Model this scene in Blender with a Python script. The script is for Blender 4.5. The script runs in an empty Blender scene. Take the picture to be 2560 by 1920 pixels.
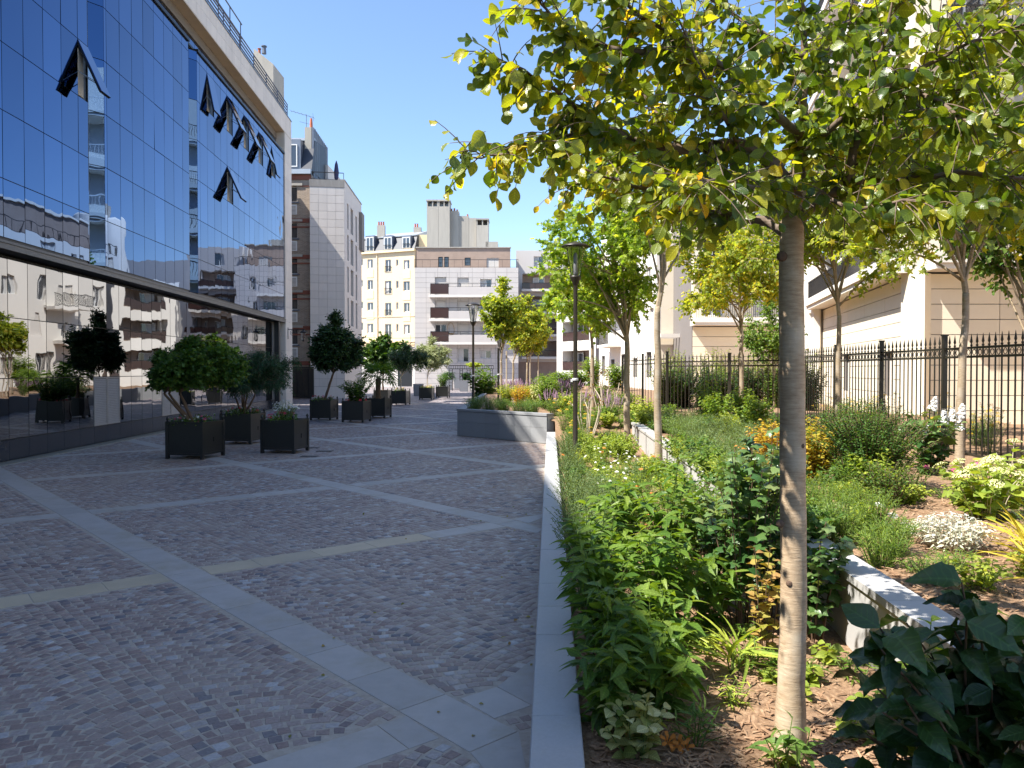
import bpy, math, random
import numpy as np
from mathutils import Vector, Matrix

random.seed(11)
rng = np.random.default_rng(11)
R = math.radians
sc = bpy.context.scene
col = sc.collection

# ------------------------------------------------------------------ camera
EYE = 2.125
PITCH = R(1.015)
cam_d = bpy.data.cameras.new('camera')
cam_d.sensor_width = 36.0
cam_d.lens = 27.0
cam_d.clip_start = 0.05
cam_d.clip_end = 3000
cam = bpy.data.objects.new('camera', cam_d)
cam.location = (0, 0, EYE)
cam.rotation_euler = (math.pi / 2 - PITCH, 0, 0)
col.objects.link(cam)
sc.camera = cam

# ------------------------------------------------------------------ sky and sun
SUN_EL, SUN_AHEAD = R(53.3), R(-22.0)
sdir = Vector((-math.cos(SUN_EL) * math.cos(SUN_AHEAD), math.cos(SUN_EL) * math.sin(SUN_AHEAD), math.sin(SUN_EL)))
world = bpy.data.worlds.new('World')
sc.world = world
world.use_nodes = True
wn = world.node_tree.nodes
wl = world.node_tree.links
wn.clear()
sky = wn.new('ShaderNodeTexSky')
sky.sky_type = 'NISHITA'
sky.sun_disc = False
sky.sun_elevation = SUN_EL
sky.sun_rotation = math.atan2(sdir.x, sdir.y)
sky.altitude = 60
sky.air_density = 1.0
sky.dust_density = 0.35
sky.ozone_density = 3.6
bg = wn.new('ShaderNodeBackground')
bg.inputs['Strength'].default_value = 0.118
wo = wn.new('ShaderNodeOutputWorld')
wl.new(sky.outputs[0], bg.inputs[0])
wl.new(bg.outputs[0], wo.inputs[0])

sun_d = bpy.data.lights.new('sun', 'SUN')
sun_d.energy = 5.0
sun_d.angle = R(0.53)
sun_d.color = (1.0, 0.95, 0.86)
sun = bpy.data.objects.new('sun', sun_d)
sun.rotation_euler = sdir.to_track_quat('Z', 'Y').to_euler()
sun.location = (-40, 10, 60)
col.objects.link(sun)

vs = sc.view_settings
vs.view_transform = 'Standard'
vs.look = 'None'
vs.exposure = 1.24
vs.gamma = 1.0
vs.use_curve_mapping = False
sc.cycles.max_bounces = 7
sc.cycles.diffuse_bounces = 3
sc.cycles.glossy_bounces = 4
sc.cycles.transmission_bounces = 5
sc.cycles.transparent_max_bounces = 6
sc.cycles.caustics_reflective = False
sc.cycles.caustics_refractive = False
sc.cycles.use_denoising = True
sc.cycles.sample_clamp_indirect = 6.0

# ------------------------------------------------------------------ pixels to directions
CP, SP = math.cos(PITCH), math.sin(PITCH)


def ray(px, py):
    x = (px - 1280) / 1920.0
    y = -(py - 960) / 1920.0
    return Vector((x, CP + y * SP, -SP + y * CP))


def G(px, py, z=0.0):
    d = ray(px, py)
    k = (z - EYE) / d.z
    return Vector((d.x * k, d.y * k, z))


def PX(px, py, Y):
    d = ray(px, py)
    k = Y / d.y
    return Vector((d.x * k, Y, EYE + d.z * k))


# ------------------------------------------------------------------ materials
MATS = {}


def new_mat(name):
    m = bpy.data.materials.new(name)
    m.use_nodes = True
    nt = m.node_tree
    b = nt.nodes['Principled BSDF']
    MATS[name] = m
    return m, nt, b


def mat(name, c, rough=0.7, var=0.12, scale=6.0, metal=0.0, bump=0.0, bscale=40.0, spec=0.4, streak=False, dirt=0.0, dirtcol=(0.1, 0.09, 0.07)):
    """plain surface: base colour with two octaves of tonal noise, optional bump and streaky weathering"""
    m, nt, b = new_mat(name)
    N, L = nt.nodes, nt.links
    geo = N.new('ShaderNodeNewGeometry')
    mp = N.new('ShaderNodeMapping')
    L.new(geo.outputs['Position'], mp.inputs[0])
    if streak:
        mp.inputs['Scale'].default_value = (1, 1, 0.12)
    n1 = N.new('ShaderNodeTexNoise')
    n1.inputs['Scale'].default_value = scale
    n1.inputs['Detail'].default_value = 6
    n1.inputs['Roughness'].default_value = 0.65
    L.new(mp.outputs[0], n1.inputs['Vector'])
    oi = N.new('ShaderNodeObjectInfo')
    ad = N.new('ShaderNodeMath'); ad.operation = 'MULTIPLY_ADD'
    L.new(oi.outputs['Random'], ad.inputs[0]); ad.inputs[1].default_value = 0.45
    L.new(n1.outputs[0], ad.inputs[2])
    mr = N.new('ShaderNodeMapRange')
    L.new(ad.outputs[0], mr.inputs[0])
    mr.inputs[1].default_value = 0.35; mr.inputs[2].default_value = 1.1
    mr.inputs[3].default_value = 1 - var; mr.inputs[4].default_value = 1 + var
    mx = N.new('ShaderNodeMix'); mx.data_type = 'RGBA'; mx.blend_type = 'MULTIPLY'
    mx.inputs[0].default_value = 1.0
    mx.inputs[6].default_value = (*c, 1)
    L.new(mr.outputs[0], mx.inputs[7])
    out = mx.outputs[2]
    if dirt > 0:
        n2 = N.new('ShaderNodeTexNoise')
        n2.inputs['Scale'].default_value = scale * 0.35
        n2.inputs['Detail'].default_value = 8
        n2.inputs['Roughness'].default_value = 0.7
        L.new(mp.outputs[0], n2.inputs['Vector'])
        m2 = N.new('ShaderNodeMapRange')
        L.new(n2.outputs[0], m2.inputs[0])
        m2.inputs[1].default_value = 0.5; m2.inputs[2].default_value = 0.75
        m2.inputs[3].default_value = 0; m2.inputs[4].default_value = dirt
        md = N.new('ShaderNodeMix'); md.data_type = 'RGBA'
        L.new(m2.outputs[0], md.inputs[0]); L.new(out, md.inputs[6])
        md.inputs[7].default_value = (*dirtcol, 1)
        out = md.outputs[2]
    L.new(out, b.inputs['Base Color'])
    b.inputs['Roughness'].default_value = rough
    b.inputs['Metallic'].default_value = metal
    b.inputs['Specular IOR Level'].default_value = spec
    if bump > 0:
        n3 = N.new('ShaderNodeTexNoise'); n3.inputs['Scale'].default_value = bscale
        n3.inputs['Detail'].default_value = 5
        L.new(geo.outputs['Position'], n3.inputs['Vector'])
        bp = N.new('ShaderNodeBump'); bp.inputs['Strength'].default_value = bump
        bp.inputs['Distance'].default_value = 0.02
        L.new(n3.outputs[0], bp.inputs['Height']); L.new(bp.outputs[0], b.inputs['Normal'])
    return m


def leaf_mat(name, cols, trans=0.4, rough=0.45, spec=0.35, tcol=None):
    """leaf: colour picked per leaf by the 'tint' attribute, light shining through"""
    m, nt, b = new_mat(name)
    N, L = nt.nodes, nt.links
    at = N.new('ShaderNodeAttribute'); at.attribute_name = 'tint'
    cols = [tuple(min(.6, q * 1.3) for q in c_) for c_ in cols]
    rp = N.new('ShaderNodeValToRGB')
    e = rp.color_ramp.elements
    n = len(cols)
    e[0].position = 0; e[0].color = (*cols[0], 1)
    e[1].position = 1; e[1].color = (*cols[-1], 1)
    for i in range(1, n - 1):
        k = e.new(i / (n - 1)); k.color = (*cols[i], 1)
    L.new(at.outputs['Fac'], rp.inputs[0])
    # side veins and midrib, from the leaf's own coordinates
    lu = N.new('ShaderNodeAttribute'); lu.attribute_name = 'luv'
    sx = N.new('ShaderNodeSeparateXYZ'); L.new(lu.outputs['Vector'], sx.inputs[0])
    ab = N.new('ShaderNodeMath'); ab.operation = 'ABSOLUTE'; L.new(sx.outputs[1], ab.inputs[0])
    m1 = N.new('ShaderNodeMath'); m1.operation = 'MULTIPLY_ADD'; L.new(ab.outputs[0], m1.inputs[0]); m1.inputs[1].default_value = -.75; L.new(sx.outputs[0], m1.inputs[2])
    m2_ = N.new('ShaderNodeMath'); m2_.operation = 'MULTIPLY'; L.new(m1.outputs[0], m2_.inputs[0]); m2_.inputs[1].default_value = 44
    m3 = N.new('ShaderNodeMath'); m3.operation = 'SINE'; L.new(m2_.outputs[0], m3.inputs[0])
    v1 = N.new('ShaderNodeMapRange'); L.new(m3.outputs[0], v1.inputs[0]); v1.inputs[1].default_value = .55; v1.inputs[2].default_value = 1; v1.inputs[3].default_value = .93; v1.inputs[4].default_value = 1.22
    v2 = N.new('ShaderNodeMapRange'); L.new(ab.outputs[0], v2.inputs[0]); v2.inputs[1].default_value = .012; v2.inputs[2].default_value = .03; v2.inputs[3].default_value = 1.35; v2.inputs[4].default_value = 1
    v3 = N.new('ShaderNodeMath'); v3.operation = 'MULTIPLY'; L.new(v1.outputs[0], v3.inputs[0]); L.new(v2.outputs[0], v3.inputs[1])
    vm = N.new('ShaderNodeMix'); vm.data_type = 'RGBA'; vm.blend_type = 'MULTIPLY'; vm.inputs[0].default_value = 1
    L.new(rp.outputs[0], vm.inputs[6]); L.new(v3.outputs[0], vm.inputs[7])
    L.new(vm.outputs[2], b.inputs['Base Color'])
    vb = N.new('ShaderNodeBump'); vb.inputs['Strength'].default_value = .5; vb.inputs['Distance'].default_value = .003; vb.invert = True
    L.new(v3.outputs[0], vb.inputs['Height']); L.new(vb.outputs[0], b.inputs['Normal'])
    b.inputs['Roughness'].default_value = rough
    b.inputs['Specular IOR Level'].default_value = spec
    tr = N.new('ShaderNodeBsdfTranslucent')
    br = N.new('ShaderNodeMix'); br.data_type = 'RGBA'; br.blend_type = 'MULTIPLY'
    br.inputs[0].default_value = 1
    L.new(vm.outputs[2], br.inputs[6]); br.inputs[7].default_value = (*(tcol or (1.9, 1.7, 0.55)), 1)
    L.new(br.outputs[2], tr.inputs[0])
    ms = N.new('ShaderNodeMixShader'); ms.inputs[0].default_value = trans
    L.new(b.outputs[0], ms.inputs[1]); L.new(tr.outputs[0], ms.inputs[2])
    L.new(ms.outputs[0], N['Material Output'].inputs['Surface'])
    return m


def mirror_glass(name, c):
    m, nt, b = new_mat(name)
    N, L = nt.nodes, nt.links
    b.inputs['Metallic'].default_value = 1.0
    o_ = N.new('ShaderNodeObjectInfo')
    r_ = N.new('ShaderNodeMapRange'); L.new(o_.outputs['Random'], r_.inputs[0]); r_.inputs[3].default_value = .86; r_.inputs[4].default_value = 1.12
    x_ = N.new('ShaderNodeMix'); x_.data_type = 'RGBA'; x_.blend_type = 'MULTIPLY'; x_.inputs[0].default_value = 1
    x_.inputs[6].default_value = (*c, 1); L.new(r_.outputs[0], x_.inputs[7]); L.new(x_.outputs[2], b.inputs['Base Color'])
    b.inputs['Roughness'].default_value = 0.012
    geo = N.new('ShaderNodeNewGeometry')
    n3 = N.new('ShaderNodeTexNoise'); n3.inputs['Scale'].default_value = 0.9; n3.inputs['Detail'].default_value = 1.5
    oi = N.new('ShaderNodeObjectInfo')
    va = N.new('ShaderNodeVectorMath'); va.operation = 'ADD'
    mu = N.new('ShaderNodeMath'); mu.operation = 'MULTIPLY'; mu.inputs[1].default_value = 40
    L.new(oi.outputs['Random'], mu.inputs[0])
    L.new(geo.outputs['Position'], va.inputs[0]); L.new(mu.outputs[0], va.inputs[1])
    L.new(va.outputs[0], n3.inputs['Vector'])
    bp = N.new('ShaderNodeBump'); bp.inputs['Strength'].default_value = 0.8; bp.inputs['Distance'].default_value = 0.006
    L.new(n3.outputs[0], bp.inputs['Height']); L.new(bp.outputs[0], b.inputs['Normal'])
    return m


def ramp_noise(name, cols, scale, rough=0.85, detail=8, bump=0.3, bdist=0.02, stretch=None):
    m, nt, b = new_mat(name)
    N, L = nt.nodes, nt.links
    geo = N.new('ShaderNodeNewGeometry')
    mp = N.new('ShaderNodeMapping'); L.new(geo.outputs['Position'], mp.inputs[0])
    if stretch: mp.inputs['Scale'].default_value = stretch
    n1 = N.new('ShaderNodeTexNoise'); n1.inputs['Scale'].default_value = scale; n1.inputs['Detail'].default_value = detail
    n1.inputs['Roughness'].default_value = 0.68
    L.new(mp.outputs[0], n1.inputs['Vector'])
    rp = N.new('ShaderNodeValToRGB'); e = rp.color_ramp.elements
    e[0].position = 0.3; e[0].color = (*cols[0], 1)
    e[1].position = 0.7; e[1].color = (*cols[-1], 1)
    for i in range(1, len(cols) - 1):
        k = e.new(0.3 + 0.4 * i / (len(cols) - 1)); k.color = (*cols[i], 1)
    L.new(n1.outputs[0], rp.inputs[0]); L.new(rp.outputs[0], b.inputs['Base Color'])
    b.inputs['Roughness'].default_value = rough
    bp = N.new('ShaderNodeBump'); bp.inputs['Strength'].default_value = bump; bp.inputs['Distance'].default_value = bdist
    L.new(n1.outputs[0], bp.inputs['Height']); L.new(bp.outputs[0], b.inputs['Normal'])
    return m


mirror_glass('glass_up', (0.075, 0.14, 0.275))
mirror_glass('glass_low', (0.27, 0.275, 0.285))
mat('dark_frame', (0.012, 0.013, 0.016), 0.45, 0.2)
mat('canopy_metal', (0.10, 0.10, 0.105), 0.4, 0.15, metal=0.3)
mat('plinth', (0.03, 0.034, 0.045), 0.22, 0.15, spec=0.6)
mat('louver', (0.34, 0.31, 0.29), 0.5, 0.1)
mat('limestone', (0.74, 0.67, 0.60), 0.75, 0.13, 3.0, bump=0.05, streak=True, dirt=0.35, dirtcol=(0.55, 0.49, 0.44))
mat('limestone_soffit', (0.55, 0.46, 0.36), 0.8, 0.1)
mat('brown_render', (0.20, 0.165, 0.13), 0.85, 0.15)
mat('blue_rail', (0.02, 0.035, 0.08), 0.4, 0.1)
mat('concrete', (0.42, 0.39, 0.34), 0.85, 0.15, 3.0, streak=True, dirt=0.4, dirtcol=(0.25, 0.23, 0.2))
mat('tile_stone', (0.66, 0.605, 0.56), 0.7, 0.07, 2.0, dirt=0.12, streak=True, dirtcol=(0.42, 0.39, 0.37))
mat('joint', (0.20, 0.18, 0.17), 0.9, 0.1)
mat('stained_cap', (0.26, 0.24, 0.22), 0.9, 0.35, 4.0, streak=True)
mat('slate', (0.035, 0.04, 0.055), 0.5, 0.3, 10)
mat('zinc', (0.42, 0.45, 0.49), 0.45, 0.15, 2.0, metal=0.4)
mat('zinc_dark', (0.16, 0.18, 0.22), 0.45, 0.2, 2.0, metal=0.4)
mat('yellow_render', (0.76, 0.61, 0.41), 0.85, 0.06, 1.5, streak=True, dirt=0.12, dirtcol=(0.6, 0.45, 0.27))
mat('yellow_trim', (0.82, 0.66, 0.42), 0.85, 0.06)
mat('grey_stone', (0.57, 0.53, 0.50), 0.75, 0.06, 1.0, streak=True, dirt=0.10, dirtcol=(0.44, 0.41, 0.38))
mat('brown_stone', (0.35, 0.255, 0.20), 0.8, 0.22, 1.2, dirt=0.3, dirtcol=(0.45, 0.36, 0.3))
mat('white_stone', (0.74, 0.70, 0.64), 0.75, 0.05, 1.0, streak=True, dirt=0.08, dirtcol=(0.6, 0.56, 0.5))
mat('cream_stone', (0.78, 0.70, 0.56), 0.8, 0.06, 1.0, dirt=0.1, dirtcol=(0.5, 0.42, 0.31))
mat('white_paint', (0.75, 0.74, 0.72), 0.55, 0.05)
mat('shutter', (0.62, 0.58, 0.53), 0.6, 0.06)
mat('rail_brown', (0.075, 0.04, 0.035), 0.45, 0.2)
mat('rail_dark', (0.02, 0.018, 0.018), 0.45, 0.2)
mat('red_brick_band', (0.26, 0.09, 0.06), 0.85, 0.15)
mat('terracotta', (0.42, 0.13, 0.07), 0.8, 0.15)
mat('fence_iron', (0.022, 0.020, 0.015), 0.42, 0.3, 20)
mat('lamp_iron', (0.028, 0.022, 0.015), 0.4, 0.3, 20)
mat('tub_metal', (0.018, 0.018, 0.017), 0.34, 0.25, 8, spec=0.6, bump=0.02)
mat('granite_light', (0.41, 0.405, 0.41), 0.6, 0.10, 60.0, bump=0.08, bscale=220, dirt=0.25, dirtcol=(0.34, 0.32, 0.28))
mat('granite_grey', (0.27, 0.275, 0.285), 0.6, 0.10, 30.0, bump=0.04, bscale=200, dirt=0.2, dirtcol=(0.28, 0.28, 0.28))
mat('wall_granite', (0.46, 0.45, 0.44), 0.7, 0.08, 40.0, bump=0.06, bscale=180)
mat('slab', (0.41, 0.37, 0.34), 0.55, 0.16, 5.0, bump=0.10, bscale=260, dirt=0.8, dirtcol=(0.33, 0.27, 0.18), spec=0.45)
mat('slab_sandy', (0.53, 0.43, 0.30), 0.65, 0.16, 2.2, bump=0.08, bscale=260, dirt=0.5, dirtcol=(0.34, 0.31, 0.27))
mat('joint_pale', (0.40, 0.37, 0.345), 0.9, 0.1)
mat('bark_smooth', (0.30, 0.235, 0.165), 0.8, 0.35, 9.0, bump=0.5, bscale=26, dirt=0.55, dirtcol=(0.17, 0.13, 0.09))
mat('twig', (0.12, 0.075, 0.05), 0.75, 0.2)
mat('stem_green', (0.09, 0.14, 0.03), 0.6, 0.2)
mat('stem_brown', (0.13, 0.08, 0.05), 0.75, 0.2)
mat('stem_pale', (0.50, 0.42, 0.32), 0.7, 0.15)
mat('white_plastic', (0.8, 0.8, 0.8), 0.5, 0.02)
mat('iron_cover', (0.09, 0.07, 0.06), 0.6, 0.3, 30)
mat('pot_white', (0.55, 0.54, 0.52), 0.7, 0.1)
mat('pot_grey', (0.22, 0.23, 0.25), 0.7, 0.1)
mat('petal_white', (0.82, 0.80, 0.76), 0.6, 0.05)
mat('petal_yellow', (0.80, 0.50, 0.03), 0.6, 0.1)
mat('petal_orange', (0.60, 0.20, 0.03), 0.6, 0.15)
mat('petal_pink', (0.62, 0.07, 0.22), 0.6, 0.15)
mat('petal_red', (0.55, 0.03, 0.06), 0.6, 0.15)
mat('petal_purple', (0.33, 0.20, 0.29), 0.7, 0.2)
mat('petal_blue', (0.08, 0.08, 0.55), 0.6, 0.1)
mat('petal_cream', (0.72, 0.72, 0.34), 0.7, 0.1)
mat('interior', (0.55, 0.50, 0.42), 0.9, 0.05)
mat('curtain', (0.55, 0.54, 0.52), 0.9, 0.1, 2.0)
mat('basket', (0.42, 0.27, 0.13), 0.8, 0.2)
mat('umbrella', (0.05, 0.05, 0.12), 0.8, 0.1)
mat('asphalt', (0.06, 0.06, 0.06), 0.9, 0.2)
ramp_noise('mulch', [(0.11, 0.06, 0.03), (0.25, 0.15, 0.085), (0.40, 0.27, 0.17)], 34, bump=0.6, bdist=0.03)
ramp_noise('chip', [(0.16, 0.085, 0.045), (0.33, 0.20, 0.115), (0.52, 0.37, 0.24)], 9, bump=0.1)
ramp_noise('mortar', [(0.34, 0.28, 0.23), (0.42, 0.355, 0.29), (0.50, 0.43, 0.36)], 14, bump=0.2)
ramp_noise('kerb_strip', [(0.16, 0.145, 0.11), (0.20, 0.18, 0.14), (0.24, 0.22, 0.18)], 8, bump=0.1)

# window glass of the houses
m, nt, b = new_mat('pane_glass')
b.inputs['Base Color'].default_value = (0.035, 0.04, 0.05, 1)
b.inputs['Roughness'].default_value = 0.04
b.inputs['Specular IOR Level'].default_value = 1.0
b.inputs['Coat Weight'].default_value = 0.6
# clear glass of the lamps
m, nt, b = new_mat('lamp_glass')
b.inputs['Base Color'].default_value = (0.9, 0.95, 0.95, 1)
b.inputs['Roughness'].default_value = 0.02
b.inputs['Transmission Weight'].default_value = 1.0
b.inputs['IOR'].default_value = 1.08
b.inputs['Alpha'].default_value = 0.45
# smoked brown glass balcony fronts
m, nt, b = new_mat('smoked_panel')
b.inputs['Base Color'].default_value = (0.06, 0.032, 0.028, 1)
b.inputs['Roughness'].default_value = 0.15
# brick wall, too fine to pick apart
m, nt, b = new_mat('brick_wall')
N, L = nt.nodes, nt.links
geo = N.new('ShaderNodeNewGeometry')
sp = N.new('ShaderNodeSeparateXYZ'); L.new(geo.outputs['Position'], sp.inputs[0])
cb = N.new('ShaderNodeCombineXYZ'); L.new(sp.outputs[0], cb.inputs[0]); L.new(sp.outputs[2], cb.inputs[1])
bt = N.new('ShaderNodeTexBrick'); L.new(cb.outputs[0], bt.inputs['Vector'])
bt.inputs['Color1'].default_value = (0.27, 0.20, 0.15, 1)
bt.inputs['Color2'].default_value = (0.38, 0.29, 0.22, 1)
bt.inputs['Mortar'].default_value = (0.40, 0.35, 0.29, 1)
bt.inputs['Scale'].default_value = 1.0
bt.inputs['Brick Width'].default_value = 0.26; bt.inputs['Row Height'].default_value = 0.085
bt.inputs['Mortar Size'].default_value = 0.012
L.new(bt.outputs[0], b.inputs['Base Color']); b.inputs['Roughness'].default_value = 0.85
# the setts: colour per stone, grain inside each
m, nt, b = new_mat('sett')
N, L = nt.nodes, nt.links
at = N.new('ShaderNodeAttribute'); at.attribute_name = 'tint'
rp = N.new('ShaderNodeValToRGB'); e = rp.color_ramp.elements
e[0].position = 0; e[0].color = (0.14, 0.13, 0.15, 1)
e[1].position = 1; e[1].color = (0.44, 0.42, 0.42, 1)
for p_, c_ in ((0.08, (0.16, 0.145, 0.155)), (0.16, (0.21, 0.14, 0.125)), (0.30, (0.255, 0.175, 0.15)), (0.45, (0.28, 0.20, 0.17)), (0.60, (0.305, 0.225, 0.195)), (0.75, (0.33, 0.255, 0.22)), (0.87, (0.34, 0.29, 0.27)), (0.95, (0.38, 0.355, 0.35))):
    k = e.new(p_); k.color = (*c_, 1)
L.new(at.outputs['Fac'], rp.inputs[0])
geo = N.new('ShaderNodeNewGeometry')
n1 = N.new('ShaderNodeTexNoise'); n1.inputs['Scale'].default_value = 60; n1.inputs['Detail'].default_value = 6
L.new(geo.outputs['Position'], n1.inputs['Vector'])
n2 = N.new('ShaderNodeTexNoise'); n2.inputs['Scale'].default_value = 0.7; n2.inputs['Detail'].default_value = 5
L.new(geo.outputs['Position'], n2.inputs['Vector'])
mr = N.new('ShaderNodeMapRange'); L.new(n1.outputs[0], mr.inputs[0])
mr.inputs[1].default_value = 0.25; mr.inputs[2].default_value = 0.75; mr.inputs[3].default_value = 0.72; mr.inputs[4].default_value = 1.28
mx = N.new('ShaderNodeMix'); mx.data_type = 'RGBA'; mx.blend_type = 'MULTIPLY'; mx.inputs[0].default_value = 1
L.new(rp.outputs[0], mx.inputs[6]); L.new(mr.outputs[0], mx.inputs[7])
m2 = N.new('ShaderNodeMapRange'); L.new(n2.outputs[0], m2.inputs[0])
m2.inputs[1].default_value = 0.45; m2.inputs[2].default_value = 0.72; m2.inputs[3].default_value = 0; m2.inputs[4].default_value = 0.5
md = N.new('ShaderNodeMix'); md.data_type = 'RGBA'
L.new(m2.outputs[0], md.inputs[0]); L.new(mx.outputs[2], md.inputs[6]); md.inputs[7].default_value = (0.40, 0.32, 0.26, 1)
L.new(md.outputs[2], b.inputs['Base Color'])
mg = N.new('ShaderNodeMapRange'); L.new(at.outputs['Fac'], mg.inputs[0])
mg.inputs[3].default_value = 0.62; mg.inputs[4].default_value = 0.42
L.new(mg.outputs[0], b.inputs['Roughness'])
b.inputs['Specular IOR Level'].default_value = 0.45
bp = N.new('ShaderNodeBump'); bp.inputs['Strength'].default_value = 0.15; bp.inputs['Distance'].default_value = 0.004
L.new(n1.outputs[0], bp.inputs['Height']); L.new(bp.outputs[0], b.inputs['Normal'])
# far paving: the same stones, too small to pick apart
m, nt, b = new_mat('paving_far')
N, L = nt.nodes, nt.links
geo = N.new('ShaderNodeNewGeometry')
vo = N.new('ShaderNodeTexVoronoi'); vo.inputs['Scale'].default_value = 9.0
L.new(geo.outputs['Position'], vo.inputs['Vector'])
sh = N.new('ShaderNodeSeparateColor'); L.new(vo.outputs['Color'], sh.inputs[0])
rp = N.new('ShaderNodeValToRGB'); e = rp.color_ramp.elements
e[0].color = (0.10, 0.095, 0.11, 1); e[1].color = (0.33, 0.31, 0.32, 1)
k = e.new(0.5); k.color = (0.20, 0.155, 0.15, 1)
L.new(sh.outputs[0], rp.inputs[0]); L.new(rp.outputs[0], b.inputs['Base Color']); b.inputs['Roughness'].default_value = 0.6

leaf_mat('leaf_witch', [(0.045, 0.082, 0.013), (0.085, 0.125, 0.017), (0.14, 0.18, 0.022), (0.23, 0.245, 0.028), (0.36, 0.31, 0.03), (0.38, 0.22, 0.03)], 0.48, 0.30, 0.6, (2.3, 2.1, 0.45))
leaf_mat('leaf_star', [(0.08, 0.16, 0.025), (0.13, 0.215, 0.03), (0.20, 0.28, 0.04), (0.28, 0.33, 0.06)], 0.6, 0.42)
leaf_mat('leaf_yellowing', [(0.11, 0.17, 0.026), (0.18, 0.235, 0.035), (0.26, 0.30, 0.045), (0.36, 0.35, 0.055), (0.42, 0.32, 0.06)], 0.58, 0.45)
leaf_mat('leaf_bright', [(0.038, 0.085, 0.013), (0.07, 0.135, 0.018), (0.115, 0.18, 0.026), (0.175, 0.235, 0.045)], 0.4, 0.42)
leaf_mat('leaf_mid', [(0.025, 0.065, 0.012), (0.045, 0.105, 0.018), (0.085, 0.15, 0.03), (0.14, 0.19, 0.04)], 0.35, 0.45)
leaf_mat('leaf_dark', [(0.012, 0.035, 0.010), (0.022, 0.055, 0.014), (0.04, 0.085, 0.02)], 0.25, 0.36, 0.5)
leaf_mat('leaf_ivy', [(0.022, 0.06, 0.016), (0.045, 0.10, 0.026), (0.09, 0.15, 0.045), (0.16, 0.20, 0.08)], 0.25, 0.26, 0.6)
leaf_mat('leaf_grey', [(0.07, 0.12, 0.05), (0.12, 0.17, 0.07), (0.19, 0.23, 0.12)], 0.35, 0.55)
leaf_mat('leaf_silver', [(0.30, 0.31, 0.22), (0.42, 0.42, 0.32), (0.55, 0.54, 0.44)], 0.25, 0.7, tcol=(1.1, 1.1, 0.8))
leaf_mat('leaf_gold', [(0.22, 0.20, 0.025), (0.34, 0.28, 0.035), (0.42, 0.30, 0.04), (0.40, 0.19, 0.04)], 0.4, 0.45, tcol=(1.4, 1.3, 0.5))
leaf_mat('leaf_lime', [(0.14, 0.20, 0.03), (0.25, 0.30, 0.045), (0.36, 0.36, 0.06)], 0.4, 0.45, tcol=(1.4, 1.4, 0.5))
leaf_mat('leaf_cream', [(0.10, 0.16, 0.03), (0.30, 0.30, 0.10), (0.52, 0.48, 0.24)], 0.35, 0.5, tcol=(1.2, 1.2, 0.6))
leaf_mat('leaf_red', [(0.06, 0.09, 0.02), (0.13, 0.12, 0.03), (0.20, 0.085, 0.035)], 0.35, 0.45)
leaf_mat('leaf_maple', [(0.02, 0.055, 0.008), (0.036, 0.085, 0.012), (0.065, 0.12, 0.016), (0.11, 0.16, 0.022)], 0.35, 0.5)
leaf_mat('leaf_pine', [(0.010, 0.035, 0.014), (0.016, 0.05, 0.020), (0.028, 0.07, 0.028)], 0.2, 0.5)
leaf_mat('leaf_olive', [(0.15, 0.19, 0.08), (0.24, 0.27, 0.13), (0.36, 0.37, 0.22)], 0.3, 0.5, tcol=(1.3, 1.3, 0.7))
leaf_mat('leaf_dry', [(0.12, 0.15, 0.03), (0.30, 0.25, 0.05), (0.30, 0.17, 0.06)], 0.35, 0.6, tcol=(1.2, 1.0, 0.5))

# ------------------------------------------------------------------ object helpers
WM = {}
UNIT = {}


def link(o, parent=None, basis=None):
    col.objects.link(o)
    if basis is not None:
        o.matrix_basis = basis
    WM[o.name] = basis.copy() if basis is not None else Matrix.Identity(4)
    if parent is not None:
        o.parent = parent
        o.matrix_parent_inverse = WM[parent.name].inverted()
    return o


def tag(o, label=None, cat=None, group=None, kind=None):
    if label: o['label'] = label
    if cat: o['category'] = cat
    if group: o['group'] = group
    if kind: o['kind'] = kind
    return o


def thing(name, label, cat, loc, group=None):
    o = bpy.data.objects.new(name, None)
    o.empty_display_size = 0.2
    link(o, None, Matrix.Translation(Vector(loc)))
    return tag(o, label, cat, group)


def mk_mesh(name, v, f, m, tint=None, smooth=False, luv=None):
    me = bpy.data.meshes.new(name)
    v = np.asarray(v, dtype=np.float32).reshape(-1, 3)
    if isinstance(f, np.ndarray):
        k = f.shape[1]
        nf = f.shape[0]
        me.vertices.add(len(v)); me.vertices.foreach_set('co', v.ravel())
        me.loops.add(nf * k); me.loops.foreach_set('vertex_index', f.astype(np.int32).ravel())
        me.polygons.add(nf)
        me.polygons.foreach_set('loop_start', np.arange(0, nf * k, k, dtype=np.int32))
        me.update(calc_edges=True)
    else:
        me.from_pydata([tuple(map(float, p)) for p in v], [], f)
        me.update()
    if tint is not None:
        a = me.attributes.new('tint', 'FLOAT', 'POINT')
        a.data.foreach_set('value', np.asarray(tint, dtype=np.float32))
    if luv is not None:
        a = me.attributes.new('luv', 'FLOAT_VECTOR', 'POINT')
        a.data.foreach_set('vector', np.asarray(luv, dtype=np.float32).ravel())
    if m: me.materials.append(MATS[m])
    if smooth:
        me.polygons.foreach_set('use_smooth', np.ones(len(me.polygons), dtype=bool))
    return me


def add(name, me, parent=None, basis=None):
    return link(bpy.data.objects.new(name, me), parent, basis)


CUBE_V = np.array([[x, y, z] for x in (-.5, .5) for y in (-.5, .5) for z in (-.5, .5)])
CUBE_F = [(0, 1, 3, 2), (4, 6, 7, 5), (0, 4, 5, 1), (2, 3, 7, 6), (0, 2, 6, 4), (1, 5, 7, 3)]


def unit(m):
    if m not in UNIT:
        UNIT[m] = mk_mesh('block_' + m, CUBE_V, CUBE_F, m)
    return UNIT[m]


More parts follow.
